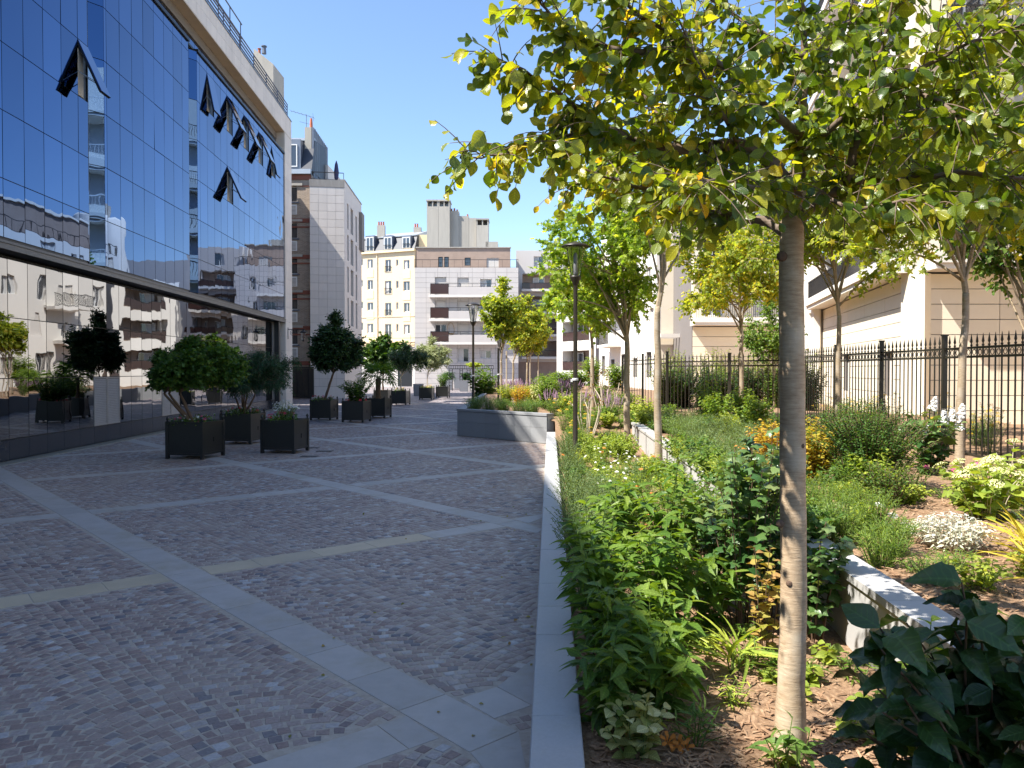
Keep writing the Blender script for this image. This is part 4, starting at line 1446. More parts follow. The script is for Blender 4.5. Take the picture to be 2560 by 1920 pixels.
# chimney towers behind
ct = thing('chimney_towers', 'group of tall grey concrete ventilation towers behind the stone block', 'chimney', (-8, 97, 14))
for (a, b_, c, sl) in ((1067, 1095.5, 499, 1), (1096, 1124, 499, 1), (1191, 1221, 546, 1), (1214, 1245, 604, 0)):
    p0, p1 = PX(a, c, 97), PX(b_, c, 97)
    cf_ = Frame((p0.x, 97), (1, 0)); w = p1.x - p0.x
    if sl:
        cf_.box('tower', 0, w, 0, 2.4, 12, p0.z - .85, 'concrete', ct)
        for q in (0, w / 2 - .06, w - .14): cf_.box('vent_pier', q, q + .14, 0, 2.4, p0.z - .85, p0.z - .18, 'concrete', ct)
        cf_.box('vent_back', .1, w - .1, .9, 1.0, p0.z - .85, p0.z - .18, 'joint' if a > 1180 else 'zinc', ct)
        cf_.box('tower_cap', -.08, w + .08, -.08, 2.5, p0.z - .18, p0.z, 'concrete', ct)
    else:
        cf_.box('tower', 0, w, 0, 2.4, 12, p0.z, 'concrete', ct)
for (a, b_, c) in ((1124.5, 1147, 527), (1147.5, 1172, 540), (1172.5, 1190.5, 545)):
    p0, p1 = PX(a, c, 97.6), PX(b_, c, 97.6)
    Frame((p0.x, 97.6), (1, 0)).box('flue_wall', 0, p1.x - p0.x, 0, 1.6, 12, p0.z, 'concrete', ct)
for px, py in ((1129, 522), (1136, 521), (1143, 524), (1169, 536)):
    p = PX(px, py, 98)
    mb = MB(); mb.lathe((p.x, 98, p.z - .45), [(.13, 0), (.1, .4), (.12, .45)], 8); mb.build('chimney_pot', 'terracotta', ct)
lk = Frame((PX(1037, 900, 99).x, 99), (1, 0))
lk.box('link_wall', 0, 3.2, 0, 3, 8, PX(1050, 587, 99).z, 'yellow_trim', ct)

# ---- white residential building along the garden
wb = thing('white_residence', 'white and cream stone apartment building with balconies behind the garden fence', 'building', (14, 30, 0))


def storeys(fr, u0, u1, zs, wallm, proj, parent, openings, railm='rail_dark', bars=.13, slabm='white_stone'):
    for i in range(len(zs) - 1):
        z0, z1 = zs[i], zs[i + 1]
        H = []
        for (a, b_, kind) in openings: H.append((u0 + (u1 - u0) * a, u0 + (u1 - u0) * b_, z0 + .35, z1 - .55))
        fr.wall('upper_wall', u0, u1, z0, z1, H, wallm, parent, .3)
        for h, q in zip(H, openings): fr.window(h, parent, q[2], .2)
        if proj:
            fr.box('balcony_slab', u0 - .15, u1 + .15, -proj, .02, z0 - .30, z0 + .02, slabm, parent)
            fr.box('balcony_lip', u0 - .2, u1 + .2, -proj - .08, -proj, z0 - .14, z0 + .16, slabm, parent)
            rail_part(fr, u0, u1, -proj + .06, z0 + .02, z0 + 1.0, railm, parent, bars)


r1 = Frame((12.1, 22.5), (1, 0))
r1.box('core', .05, 4.25, .35, 1.3, 0, 20.4, 'joint', wb)
r1.clad(0, 4.3, .5, 4.95, 2.2, .455, [], 'cream_stone', wb, 'stone_course', gap=.02)
storeys(r1, 0, 4.2, [5.3, 8.35, 11.4, 14.4, 17.4, 20.4], 'cream_stone', .8, wb, [(.15, .4, 'win'), (.6, .85, 'curt')], slabm='white_stone')
A_, B_ = Vector((14.7, 36.4, 0)), Vector((11.8, 22.75, 0))
ra = Frame(A_, B_ - A_)
la = (B_ - A_).length
hw = [(la * .80, la * .80 + 1.0, 1.3, 2.75), (la * .35, la * .35 + 1.0, 1.3, 2.75)]
ra.wall('garden_wall', 0, la, 0, 5.0, hw, 'joint', wb, .3, d=.004)
ra.clad(0, la, .5, 4.95, 2.9, .455, hw, 'cream_stone', wb, 'stone_course', gap=.02)
for h in hw:
    ra.window(h, wb, 'shut', .2)
    ra.box('window_surround', h[0] - .16, h[1] + .16, -.05, .0, h[3], h[3] + .2, 'cream_stone', wb)
r1.box('corner_pier', -.42, .04, -.02, .6, .3, 20.3, 'cream_stone', wb)
ra.box('chamfer', la, la + .45, .05, .4, .5, 4.95, 'cream_stone', wb, Matrix.Rotation(R(-38), 4, 'Z'))
ra.box('core', 0.1, la - 1.6, .35, 3.2, 0, 20.4, 'joint', wb)
storeys(ra, 0, la, [5.3, 8.35, 11.4, 14.4, 17.4, 20.4], 'white_stone', .7, wb, [(.06, .16, 'win'), (.3, .42, 'curt'), (.56, .68, 'win'), (.8, .92, 'shut')])
rw = Frame((16.4, 22.6), (0, -1))
rw.box('core', .1, 20, .4, 6, 0, 20.4, 'joint', wb)
rw.wall('court_wall', 0, 20, 0, 5.0, [], 'cream_stone', wb, .3)
storeys(rw, 0, 20, [5.3, 8.35, 11.4, 14.4, 17.4, 20.4], 'white_stone', 1.3, wb, [(.05, .13, 'win'), (.22, .30, 'curt'), (.4, .48, 'win'), (.6, .68, 'shut'), (.8, .88, 'win')], railm='white_paint', bars=.22)
# sunlit wing beyond
A_, B_ = Vector((17.0, 48.4, 0)), Vector((14.15, 36.1, 0))
rb_ = Frame(A_, B_ - A_)
lb = (B_ - A_).length
hb_ = [(lb - 2.4, lb - 1.3, 1.0, 3.2), (lb - 1.5, lb - .6, 4.4, 4.9), (lb - 6, lb - 4.8, 1.0, 3.2)]
rb_.wall('sunny_wall', 0, lb, 0, 7.6, hb_, 'white_stone', wb, .3)
for h in hb_: rb_.window(h, wb, 'shut', .2)
rb_.box('core', .1, lb - .1, .35, 4, 0, 7.5, 'joint', wb)
Frame((14.2, 36.12), (1, 0)).box('return_wall', 0, 1.2, 0, .2, 0, 7.6, 'cream_stone', wb)
# cross wing facing the square
r3 = Frame((11.5, 49), (1, 0))
r3.box('core', .05, 6.4, .35, 12, 0, 15, 'joint', wb)
r3.clad(0, 6.4, .5, 4.9, 3.2, .6, [], 'cream_stone', wb, 'stone_course', gap=.03)
storeys(r3, 0, 6.4, [5.25, 8.3, 11.3, 14.3], 'cream_stone', 1.2, wb, [(.1, .3, 'win'), (.6, .8, 'curt')])
# long white wing seen between the trees
A_, B_ = Vector((8.5, 75, 0)), Vector((10.35, 55, 0))
r4 = Frame(A_, B_ - A_)
l4 = (B_ - A_).length
h4 = []
for z0 in (1.6, 4.8, 7.9, 10.6):
    for k in range(5): h4.append((1.2 + k * 4 + (z0 % 1.3), 2.4 + k * 4 + (z0 % 1.3), z0, z0 + (1.5 if k % 2 else 1.9)))
r4.wall('long_wall', 0, l4, 0, 12.8, h4, 'white_stone', wb, .3)
r4.box('core', .1, l4 - .1, .35, 12, 0, 12.7, 'joint', wb)
for i, h in enumerate(h4):
    w_ = r4.window(h, wb, ['win', 'curt', 'win', 'shut'][i % 4], .2)
    if i < 5: rail_part(r4, h[0], h[1], -.03, h[2], h[3], 'rail_dark', wb, .16, name='window_bars')
for z0 in (4.4, 7.5): 
    r4.box('balcony_slab', 4.8, 9.2, -1.2, .02, z0 - .25, z0, 'white_stone', wb)
    rail_part(r4, 4.8, 9.2, -1.15, z0, z0 + 1, 'rail_dark', wb, .14)
r4.box('attic', 1.5, l4 - .5, 1.4, 10, 12.8, 15.4, 'brown_stone', wb)
r4.box('attic_cap', 1.3, l4 - .3, 1.2, 10, 15.4, 15.6, 'white_stone', wb)
rail_part(r4, .5, l4, .1, 12.8, 13.7, 'rail_dark', wb, panel=None)
r4e = Frame((10.35, 55), (1, .04))
r4e.box('end_wall', 0, 7, 0.02, .3, 0, 12.8, 'cream_stone', wb)
for k in range(3): r4e.box('porch_beam', -.2, 3.2, -.35 - k * .9, -.15 - k * .9, 4.4, 4.65, 'white_stone', wb)
# end pavilion with balconies
r5 = Frame((4.9, 84), (3.5, -7))
l5 = 7.8
h5 = [(1.2, 6.6, z0, z0 + 2.1) for z0 in (2.1, 5.2, 8.3)]
r5.wall('pavilion_wall', 0, l5, 0, 11.4, h5, 'white_stone', wb, 1.2)
r5.box('core', .1, l5 - .1, 1.25, 6, 0, 11.3, 'brown_stone', wb)
for h in h5:
    r5.window((h[0] + .5, h[0] + 2.6, h[2], h[3] - .2), wb, 'curt', 1.05)
    rail_part(r5, h[0], h[1], .08, h[2], h[2] + 1.0, 'rail_dark', wb, .15, panel='smoked_panel')
# round stair tower
mb = MB(); mb.lathe((11.6, 80, 0), [(2.3, 0), (2.3, 17.2), (2.2, 17.4), (0.05, 17.6)], 28); mb.build('round_tower', 'white_stone', wb, True)
tfz = Frame((10.6, 79), (1, 0)); tfz.box('tower_chimney', 0, 1.4, 0, .8, 17.3, 18.6, 'concrete', wb)
bl_ = Frame((3.5, 108), (1, 0)); bl_.box('back_block', 0, 26, 0, 10, 0, 17, 'grey_stone', wb)

# ================================================================== STREET FURNITURE
def lamp(label, base, H, band):
    o = thing('street_lamp', label, 'street lamp', base)
    x, y, z = base
    mb = MB()
    mb.lathe((x, y, z), [(.075, 0), (.075, .18), (.055, .22), (.05, 1.2), (.043, H - 1.05), (.04, H - .95), (.05, H - .92), (.12, H - .78), (.125, H - .74), (.03, H - .74)], 14)
    mb.build('pole', 'lamp_iron', o, True)
    mb = MB(); mb.lathe((x, y, z), [(.10, H - .735), (.205, H - .12), (.20, H - .12), (.095, H - .735)], 18); mb.build('glass_shade', 'lamp_glass', o, True)
    mb = MB()
    for k in range(4):
        th = k * math.pi / 2 + .4
        mb.tube([(x + .105 * math.cos(th), y + .105 * math.sin(th), z + H - .74), (x + .21 * math.cos(th), y + .21 * math.sin(th), z + H - .11)], .009, 5)
    mb.build('cage_rods', 'lamp_iron', o)
    mb = MB(); mb.lathe((x, y, z), [(.02, H - .74), (.045, H - .7), (.045, H - .3), (.02, H - .25)], 10); mb.build('lamp_unit', 'white_plastic', o, True)
    mb = MB(); mb.lathe((x, y, z), [(.305, H - .125), (.31, H - .11), (.22, H - .06), (.12, H - .035), (.02, H)], 22); mb.build('hat', 'lamp_iron', o, True)
    if band:
        mb = MB(); mb.lathe((x, y, z), [(.062, band - .03), (.066, band), (.062, band + .02)], 12); mb.box(x - .1, x - .06, y - .03, y + .0, z + band - .06, z + band); mb.build('white_tie', 'white_plastic', o)


p = G(1438, 1141, .28)
lamp('tall bronze park lamp rising through the star-leaved tree crown', (p.x, p.y, .22), 4.66, 1.72)
lamp('bronze park lamp standing in the dark granite planter', (-1.53, 30.3, .78), 4.02, 1.15)


def tub(label, c, w, h, rot, grp='dark metal planter tubs on the plaza'):
    """square orangery tub: corner posts with ball finials, inset panels, feet"""
    o = thing('planter_tub', label, 'planter tub', (c[0], c[1], .012), grp)
    M_ = Matrix.Translation((c[0], c[1], .012)) @ Matrix.Rotation(rot, 4, 'Z')
    a = w / 2
    for i, (sx, sy) in enumerate(((-1, -1), (1, -1), (1, 1), (-1, 1))):
        mb = MB()
        x0, x1 = sorted((sx * a, sx * (a - .075))); y0, y1 = sorted((sy * a, sy * (a - .075)))
        mb.box(x0, x1, y0, y1, 0, h, M_)
        po = mb.build('corner_post', 'tub_metal', o)
        mb = MB()
        q = M_ @ Vector((sx * (a - .037), sy * (a - .037), h))
        mb.lathe(q, [(.02, 0), (.018, .02), (.036, .05), (.036, .075), (.02, .1), (.005, .115)], 10)
        mb.build('finial', 'tub_metal', po, True)
    for k in range(4):
        Mk = M_ @ Matrix.Rotation(k * math.pi / 2, 4, 'Z')
        mb = MB()
        mb.box(-a + .076, a - .076, -a + .018, -a + .04, .10, h - .02, Mk)
        pn = mb.build('side_panel', 'tub_metal', o)
        mb = MB()
        mb.box(-a + .076, a - .076, -a + .006, -a + .05, h - .07, h - .015, Mk); mb.build('rail', 'tub_metal', pn)
        mb = MB(); mb.box(-a + .076, a - .076, -a + .006, -a + .05, .09, .14, Mk); mb.build('rail', 'tub_metal', pn)
        if k % 2: 
            mb = MB(); mb.box(-.012, .012, -a + .005, -a + .019, h * .5 - .06, h * .5 + .05, Mk); mb.build('lock', 'dark_frame', pn)
    mb = MB(); mb.box(-a + .05, a - .05, -a + .05, a - .05, h - .12, h - .06, M_); mb.build('soil', 'mulch', o)


TUBS = [
    ('dark metal tub holding the broad green maple by the glass wall', (-7.72, 18.72), .98, .90, R(-10)),
    ('dark metal tub holding the feathery dark green shrub', (-7.85, 22.4), .95, .88, R(-8)),
    ('dark metal tub full of small white flowers with pink petunias', (-5.9, 19.95), .92, .86, R(-9)),
    ('dark metal tub holding the leaning evergreen standard tree', (-8.05, 32.9), .92, .88, R(-8)),
    ('dark metal tub with a low leafy bush and red flowers', (-6.4, 31.6), .92, .88, R(-10)),
    ('dark metal tub holding the fan palm', (-6.0, 34.5), .92, .88, R(-10)),
    ('dark metal tub holding the large-leaved fig tree', (-8.2, 48.8), .95, .88, R(-8)),
    ('dark metal tub holding the dark round olive tree', (-6.85, 47.3), .95, .88, R(-9)),
    ('dark metal tub holding the silvery olive tree', (-6.2, 55.9), .95, .88, R(-6)),
    ('dark metal tub half hidden behind the silvery olive', (-5.35, 59.5), .95, .88, R(-6)),
]
for t_ in TUBS: tub(*t_)

# small paved pots at the end of the square
for i, (px, py, w, h, m_) in enumerate(((1096, 966, .9, 1.1, 'pot_white'), (1120, 975, 1.0, 1.1, 'pot_grey'), (1147, 972, 1.1, 1.2, 'pot_grey'), (1160, 979, .9, 1.1, 'pot_grey'), (1174, 976, .9, 1.0, 'pot_white'), (1046, 990, .8, 1.0, 'pot_grey'))):
    p = G(px, py)
    o = thing('square_pot', ['tall white square pot beside the silvery olive', 'grey concrete pot under the spiky plant', 'wide grey concrete pot below the trellis', 'grey concrete pot in front of the wide pot', 'white square pot beside the lamp pole', 'round shouldered grey pot left of the silvery olive'][i], 'pot', (p.x, p.y, .01))
    mb = MB()
    a = w / 2
    for (z, k) in (): pass
    mb.raw([(p.x + sx * a * k, p.y + sy * a * k, z) for (z, k) in ((.01, .85), (h, 1.0), (h, .88), (h - .1, .88)) for (sx, sy) in ((-1, -1), (1, -1), (1, 1), (-1, 1))],
           [(r_ * 4 + j, r_ * 4 + (j + 1) % 4, (r_ + 1) * 4 + (j + 1) % 4, (r_ + 1) * 4 + j) for r_ in range(3) for j in range(4)])
    mb.build('pot', m_, o)
    mb = MB(); mb.box(p.x - a * .87, p.x + a * .87, p.y - a * .87, p.y + a * .87, h - .2, h - .1); mb.build('soil', 'mulch', o)

# dark trellis against the block
tr = thing('garden_trellis', 'dark metal trellis frame with square lattice along the stone block', 'trellis', (-6, 80, 0))
tf_ = Frame((PX(1122, 940, 80).x, 80), (1, 0))
u1 = upx(tf_, 1234)
zt0, zt1 = PX(1150, 923, 80).z, PX(1150, 915, 80).z
tf_.box('top_rail', 0, u1, 0, .08, zt1, zt1 + .08, 'rail_dark', tr)
tf_.box('lower_rail', 0, u1, 0, .08, zt0, zt0 + .06, 'rail_dark', tr)
for k in range(21): tf_.box('lattice_bar', u1 * k / 20 - .02, u1 * k / 20 + .02, .02, .06, zt0, zt1, 'rail_dark', tr)
for q in (0, .075, .24, .30, .40, .47, .92, .97):
    tf_.box('upright', u1 * q, u1 * q + .06, 0, .06, 0, zt0, 'rail_dark', tr)
for a, b_ in ((0, .075), (.24, .30), (.40, .47), (.92, .97)):
    for k in range(6): tf_.box('lattice_bar', u1 * a, u1 * b_, .01, .05, .5 + k * .32, .54 + k * .32, 'rail_dark', tr)

# overhead cable
cbl = MB()
q0, q1 = PX(898, 842, 95), PX(1172, 832, 80)
cbl.tube([q0.lerp(q1, k / 10) - Vector((0, 0, .35 * 4 * (k / 10) * (1 - k / 10))) for k in range(11)], .02, 4)
tag(cbl.build('overhead_cable', 'rail_dark'), 'thin black cable sagging across the front of the yellow house', 'cable')


# ---- iron fences
def fence(name, label, pts, ztop, zbase, pitch, rings=True):
    o = thing('iron_fence', label, 'fence', (pts[0][0], pts[0][1], zbase))
    pk = MB()
    H = ztop - zbase
    pk.box(-.009, .009, -.009, .009, 0, H - .10)
    pk.lathe((0, 0, H - .10), [(.009, 0), (.018, .01), (.018, .03), (.009, .035), (.009, .05), (.02, .075), (.002, .2)], 6)
    pm = mk_mesh('picket', pk.v, pk.f, 'fence_iron')
    rg = MB()
    rg.tube([(.045 * math.cos(a), 0, .045 * math.sin(a)) for a in np.linspace(0, 2 * math.pi, 13)], .006, 5)
    rm = mk_mesh('ring', rg.v, rg.f, 'fence_iron')
    for i in range(len(pts) - 1):
        A, B__ = Vector((*pts[i], 0)), Vector((*pts[i + 1], 0))
        fr = Frame(A, B__ - A); ln = (B__ - A).length
        for j, q in enumerate((0, ln)):
            if i > 0 and j == 0: continue
            ps = fr.box('post', q - .035, q + .035, -.035, .035, zbase - .1, ztop + .10, 'fence_iron', o)
            mb = MB(); c = fr.p(q, 0, ztop + .10); mb.box(c.x - .045, c.x + .045, c.y - .045, c.y + .045, c.z, c.z + .025); mb.build('post_cap', 'fence_iron', ps)
        for z in (ztop - .12, ztop - .26, zbase + .08): fr.box('rail', .03, ln - .03, -.018, .018, z - .018, z + .018, 'fence_iron', o)
        n = int(ln / pitch)
        for k in range(1, n):
            u = ln * k / n
            add('picket', pm, o, fr.M @ Matrix.Translation((u, 0, zbase)))
        if rings:
            for k in range(n): add('ring', rm, o, fr.M @ Matrix.Translation((ln * (k + .5) / n, 0, ztop - .19)))


FX = lambda y: 6.5 + .059 * y
fence('a', 'black iron garden fence with spear tops and rings beside the hydrangeas', [(FX(y), y) for y in (7.9, 10.4, 12.9, 15.4, 17.9, 20.6)], 2.60, .72, .165)
c1_ = (FX(20.6), 20.6)
fence('b', 'black iron cross fence with spear tops in front of the dark hedge', [c1_, (6.4, 22.6), (5.05, 25.0)], 2.52, .72, .165)
fence('c', 'plain black iron fence panels with wide bars running back from the hedge', [(5.05, 25.0), (4.85, 28.5), (4.6, 32.0)], 2.62, .75, .42, False)

# ================================================================== PLANTING
def smooth_path(pts, n=4):
    out = []
    P = [Vector(p) for p in pts]
    for i in range(len(P) - 1):
        a = P[max(i - 1, 0)]; b_ = P[i]; c = P[i + 1]; d = P[min(i + 2, len(P) - 1)]
        for k in range(n):
            t = k / n
            out.append(.5 * ((2 * b_) + (c - a) * t + (2 * a - 5 * b_ + 4 * c - d) * t * t + (3 * b_ - 3 * c + d - a) * t ** 3))
    out.append(P[-1])
    return out


def twig_leaves(fol, a, d, ln, n, L, W, tint, droop=.35, stems=None, r=.004, tj=.15, up=.5):
    """a twig from a along d that bends down, leaves alternating on both sides"""
    d = d.normalized()
    pts = [a]
    p = a.copy(); v = d.copy()
    k = 4
    for i in range(k):
        v = (v + Vector((0, 0, -droop * .25))).normalized()
        p = p + v * (ln / k); pts.append(p.copy())
    if stems is not None: stems.tube(pts, [r, r * .9, r * .75, r * .6, r * .4], 5, False)
    side = v.cross(Vector((0, 0, 1)))
    if side.length < .1: side = Vector((1, 0, 0))
    side.normalize()
    for i in range(n):
        t = (i + .7) / n
        q = along(pts, t)
        s = side * (1 if i % 2 else -1)
        ld = (v * random.uniform(.2, .9) + s * random.uniform(.5, 1.1) + Vector((0, 0, random.uniform(-1.0, .15) * droop * 2)) + rv() * .3).normalized()
        nn = (Vector((0, 0, up)) + rv() * .75 + s * .2)
        fol.put(q, ld, nn, L * random.uniform(.7, 1.2), W * random.uniform(.85, 1.15), min(1, max(0, tint + random.gauss(0, tj))))


def tree(label, base, fork, top, r0, crown, rad, nlimb, ntwig, nleaf, L, leafm, templ='small', W=1.0, tint=.45, tj=.2, droop=.3, name='tree', lean=(0, 0), twig=(.2, .5), group=None, bark='bark_smooth', knots=True, minang=0.0, stems=1, cat='tree', low=-.15, dropz=.2):
    """trunk, limbs and a crown of twigs within an ellipsoid; the outline stays ragged"""
    base = Vector(base); crown = Vector(crown)
    o = thing(name, label, cat, base, group)
    tk = MB()
    tops = []
    for s in range(stems):
        off = Vector((0, 0, 0)) if stems == 1 else Vector((random.uniform(-.12, .12), random.uniform(-.12, .12), 0))
        f = Vector((base.x + lean[0], base.y + lean[1], base.z + fork)) + (off * 5 if stems > 1 else off)
        path = [base + off * .6]
        for k in range(1, 7):
            t = k / 6
            path.append(base.lerp(f, t) + off * .6 * (1 - t) + Vector((random.gauss(0, r0 * .14), random.gauss(0, r0 * .14), 0)))
        rr = [r0 * (1.25 if k == 0 else 1.0 - .25 * k / 6) * (1 + (.06 if knots and k in (2, 4) else 0)) for k in range(7)]
        tk.tube(smooth_path(path, 3), list(np.interp(np.linspace(0, 6, 19), range(7), rr)), 10)
        tops.append((f, rr[-1]))
    tk.build('trunk', bark, o, True)
    br = MB(); fol = Fol()
    limbs = []
    for (f, rf) in tops:
        lead = [f]
        tip = Vector((crown.x, crown.y, base.z + top))
        for k in range(1, 6): lead.append(f.lerp(tip, k / 5) + Vector((random.gauss(0, .05), random.gauss(0, .05), 0)))
        lead = smooth_path(lead, 2)
        br.tube(lead, list(np.linspace(rf * .95, .006, len(lead))), 7)
        limbs.append((lead, rf))
        for i in range(nlimb // stems):
            t = random.uniform(0, .75) ** 1.2
            a = along(lead, t)
            ph = i * 2.4 + random.uniform(-.5, .5)
            el = random.uniform(low, .8)
            e_ = crown + Vector((math.cos(ph) * math.cos(el) * rad[0], math.sin(ph) * math.cos(el) * rad[1], math.sin(el) * rad[2])) * random.uniform(.6, .92)
            if e_.z < a.z - dropz: e_.z = a.z - dropz + random.uniform(0, .3)
            m1 = a.lerp(e_, .35) + Vector((0, 0, .10 * (e_ - a).length)) + rv() * .05
            m2 = a.lerp(e_, .7) + Vector((0, 0, .08 * (e_ - a).length)) + rv() * .08
            pa_ = smooth_path([a, m1, m2, e_], 3)
            r1_ = max(.008, rf * .5 * (1 - t * .6))
            br.tube(pa_, list(np.linspace(r1_, .004, len(pa_))), 6)
            limbs.append((pa_, r1_))
    for i in range(int(ntwig * 1.8)):
        pa_, r_ = random.choice(limbs)
        if random.random() < .12: pa_ = limbs[0][0]
        t = random.uniform(.25, 1.0) ** .8
        a = along(pa_, t)
        d = (a - crown); d = Vector((d.x / rad[0], d.y / rad[1], d.z / rad[2]))
        d = (d * .8 + rv() * 1.0 + Vector((0, 0, .1))).normalized()
        ln = random.uniform(*twig)
        e_ = a + d * ln - crown
        q = (e_.x / rad[0]) ** 2 + (e_.y / rad[1]) ** 2 + (e_.z / rad[2]) ** 2
        if q > random.uniform(1.0, 1.35): ln *= .45
        twig_leaves(fol, a, d, ln, nleaf, L, W, tint + random.gauss(0, .10), droop, br if i % 2 == 0 else None, .004, tj)
    br.build('branches', 'twig' if bark == 'bark_smooth' else bark, o)
    fol.build(templ, leafm, o, name='crown')
    return o


def plant(label, pos, h, r, nst, nlf, templ, L, W, leafm, name='shrub', group=None, tint=.45, tj=.2, stem='stem_green', sr=.004, t0=.15, droop=.3, arch=.25, nobj=0, up=.7, upright=.5, tops=None, cat='plant', whorl=False, jitter=.06, taper=.35, bare=False):
    """clump of stems from one base with leaves spiralling up them"""
    pos = Vector(pos)
    if not nobj and not bare: nst = int(nst * 1.3); nlf = int(nlf * 1.5)
    o = thing(name, label, cat, pos, group)
    sb = MB(); fol = Fol(); ends = []
    for i in range(nst):
        ph = i * 2.39996 + random.uniform(-.4, .4)
        rr = r * math.sqrt((i + .5) / nst) * random.uniform(.75, 1.1)
        hh = h * random.uniform(.72, 1.05) * (1 - .28 * (rr / max(r, .01)) ** 2)
        b0 = pos + Vector((math.cos(ph) * rr * .3, math.sin(ph) * rr * .3, -.02))
        e_ = pos + Vector((math.cos(ph) * rr, math.sin(ph) * rr, hh))
        mid = b0.lerp(e_, .55) + Vector((-math.cos(ph) * rr * arch * .5, -math.sin(ph) * rr * arch * .5, hh * .06)) + rv() * jitter * .5
        pa_ = smooth_path([b0, mid, e_], 4)
        sb.tube(pa_, list(np.linspace(sr, sr * .45, len(pa_))), 5, False)
        ends.append((pa_[-1], (pa_[-1] - pa_[-2]).normalized()))
        if bare: continue
        lt_ = tint + random.gauss(0, .08)
        for k in range(nlf):
            t = t0 + (1 - t0) * (k + random.random() * .6) / nlf
            q = along(pa_, t)
            dv = (along(pa_, min(1, t + .05)) - along(pa_, max(0, t - .05)))
            if dv.length < 1e-6: dv = Vector((0, 0, 1))
            dv.normalize()
            th = k * (math.pi if whorl else 2.4) + (k // 2 * 1.57 if whorl else 0) + ph
            if whorl: th = (k % 2) * math.pi + (k // 2) * 1.57 + ph
            hor = Vector((math.cos(th), math.sin(th), 0))
            ld = hor + dv * upright * random.uniform(.5, 1.4) + Vector((0, 0, -droop * random.uniform(.2, 1.2))) + rv() * .22
            nn = Vector((0, 0, up)) + rv() * .45 - hor * .2
            s = 1 - taper * max(0, (t - .55) / .45)
            fol.put(q, ld, nn, L * s * random.uniform(.72, 1.15), W, min(1, max(0, lt_ + (t - .5) * .25 + random.gauss(0, tj))))
    sb.build('stems', stem, o)
    fol.build(templ, leafm, o, nobj)
    return o, ends


FLOWERS = {}


def flower_mesh(kind):
    if kind in FLOWERS: return FLOWERS[kind]
    nm, m_ = kind
    mb = MB()
    if nm == 'daisy':
        n = 11
        for i in range(n):
            th = 2 * math.pi * i / n
            c, s = math.cos(th), math.sin(th)
            a = [(.12 * c, .12 * s, .03), ((.7 * c - .14 * s), (.7 * s + .14 * c), .04), (1.0 * c, 1.0 * s, -.06), ((.7 * c + .14 * s), (.7 * s - .14 * c), .04)]
            mb.raw(a, [(0, 3, 2, 1)])
        mb.lathe((0, 0, 0), [(.28, 0), (.26, .14), (.1, .2)], 8)
    elif nm == 'trumpet':
        n = 6
        for i in range(n):
            th = 2 * math.pi * i / n
            def P_(r_, z, o_): return (r_ * math.cos(th + o_), r_ * math.sin(th + o_), z)
            mb.raw([P_(.06, -.6, 0), P_(.5, .0, -.35), P_(.5, 0, .35), P_(1.0, .1, -.22), P_(1.0, .1, .22), P_(1.12, .0, 0)], [(0, 1, 2), (1, 3, 4, 2), (3, 5, 4)])
    elif nm == 'spike':
        for k in range(9):
            z = k / 9; r_ = .11 * (1 - .75 * z)
            for j in range(4):
                th = j * 1.57 + k * .8
                c, s = math.cos(th), math.sin(th)
                mb.raw([(0, 0, z), (r_ * c - .05 * s, r_ * s + .05 * c, z + .05), (r_ * 1.25 * c, r_ * 1.25 * s, z + .02), (r_ * c + .05 * s, r_ * s - .05 * c, z + .05), (0, 0, z + .1)], [(0, 2, 1), (0, 3, 2), (1, 2, 3), (1, 3, 4)])
    elif nm in ('panicle', 'head'):
        n = 150 if nm == 'panicle' else 110
        g = np.random.default_rng(3)
        for i in range(n):
            if nm == 'panicle':
                z = g.random() ** 1.2; r_ = .48 * (1 - .8 * z) + .05; th = g.random() * 6.283
                c = Vector((r_ * math.cos(th), r_ * math.sin(th), z * 1.6)); nv = Vector((math.cos(th), math.sin(th), .5 + z))
            else:
                th = g.random() * 6.283; rr = math.sqrt(g.random())
                c = Vector((rr * math.cos(th), rr * math.sin(th), .45 * (1 - rr * rr))); nv = Vector((c.x * .7, c.y * .7, 1))
            nv = (nv + Vector(g.normal(0, .35, 3))).normalized()
            a = nv.orthogonal().normalized(); b_ = nv.cross(a)
            s = .13 if nm == 'panicle' else .11
            for q in range(2):
                x, y = (a, b_) if q == 0 else ((a + b_) * .7, (a - b_) * .7)
                mb.raw([c + x * s, c + y * s * .6 + nv * .02, c - x * s, c - y * s * .6 + nv * .02], [(0, 1, 2, 3)])
    me = mk_mesh('flower_' + nm, mb.v, mb.f, m_)
    FLOWERS[kind] = me
    return me


def flower(o, kind, m_, p, d, s, name='flower'):
    d = Vector(d).normalized()
    Mx = Matrix.Translation(Vector(p)) @ d.to_track_quat('Z', 'Y').to_matrix().to_4x4() @ Matrix.Rotation(random.uniform(0, 6.28), 4, 'Z') @ Matrix.Diagonal((s, s, s, 1))
    return add(name, flower_mesh((kind, m_)), o, Mx)


def S(x, y): return Vector((x, y, soil_z(x, y)))


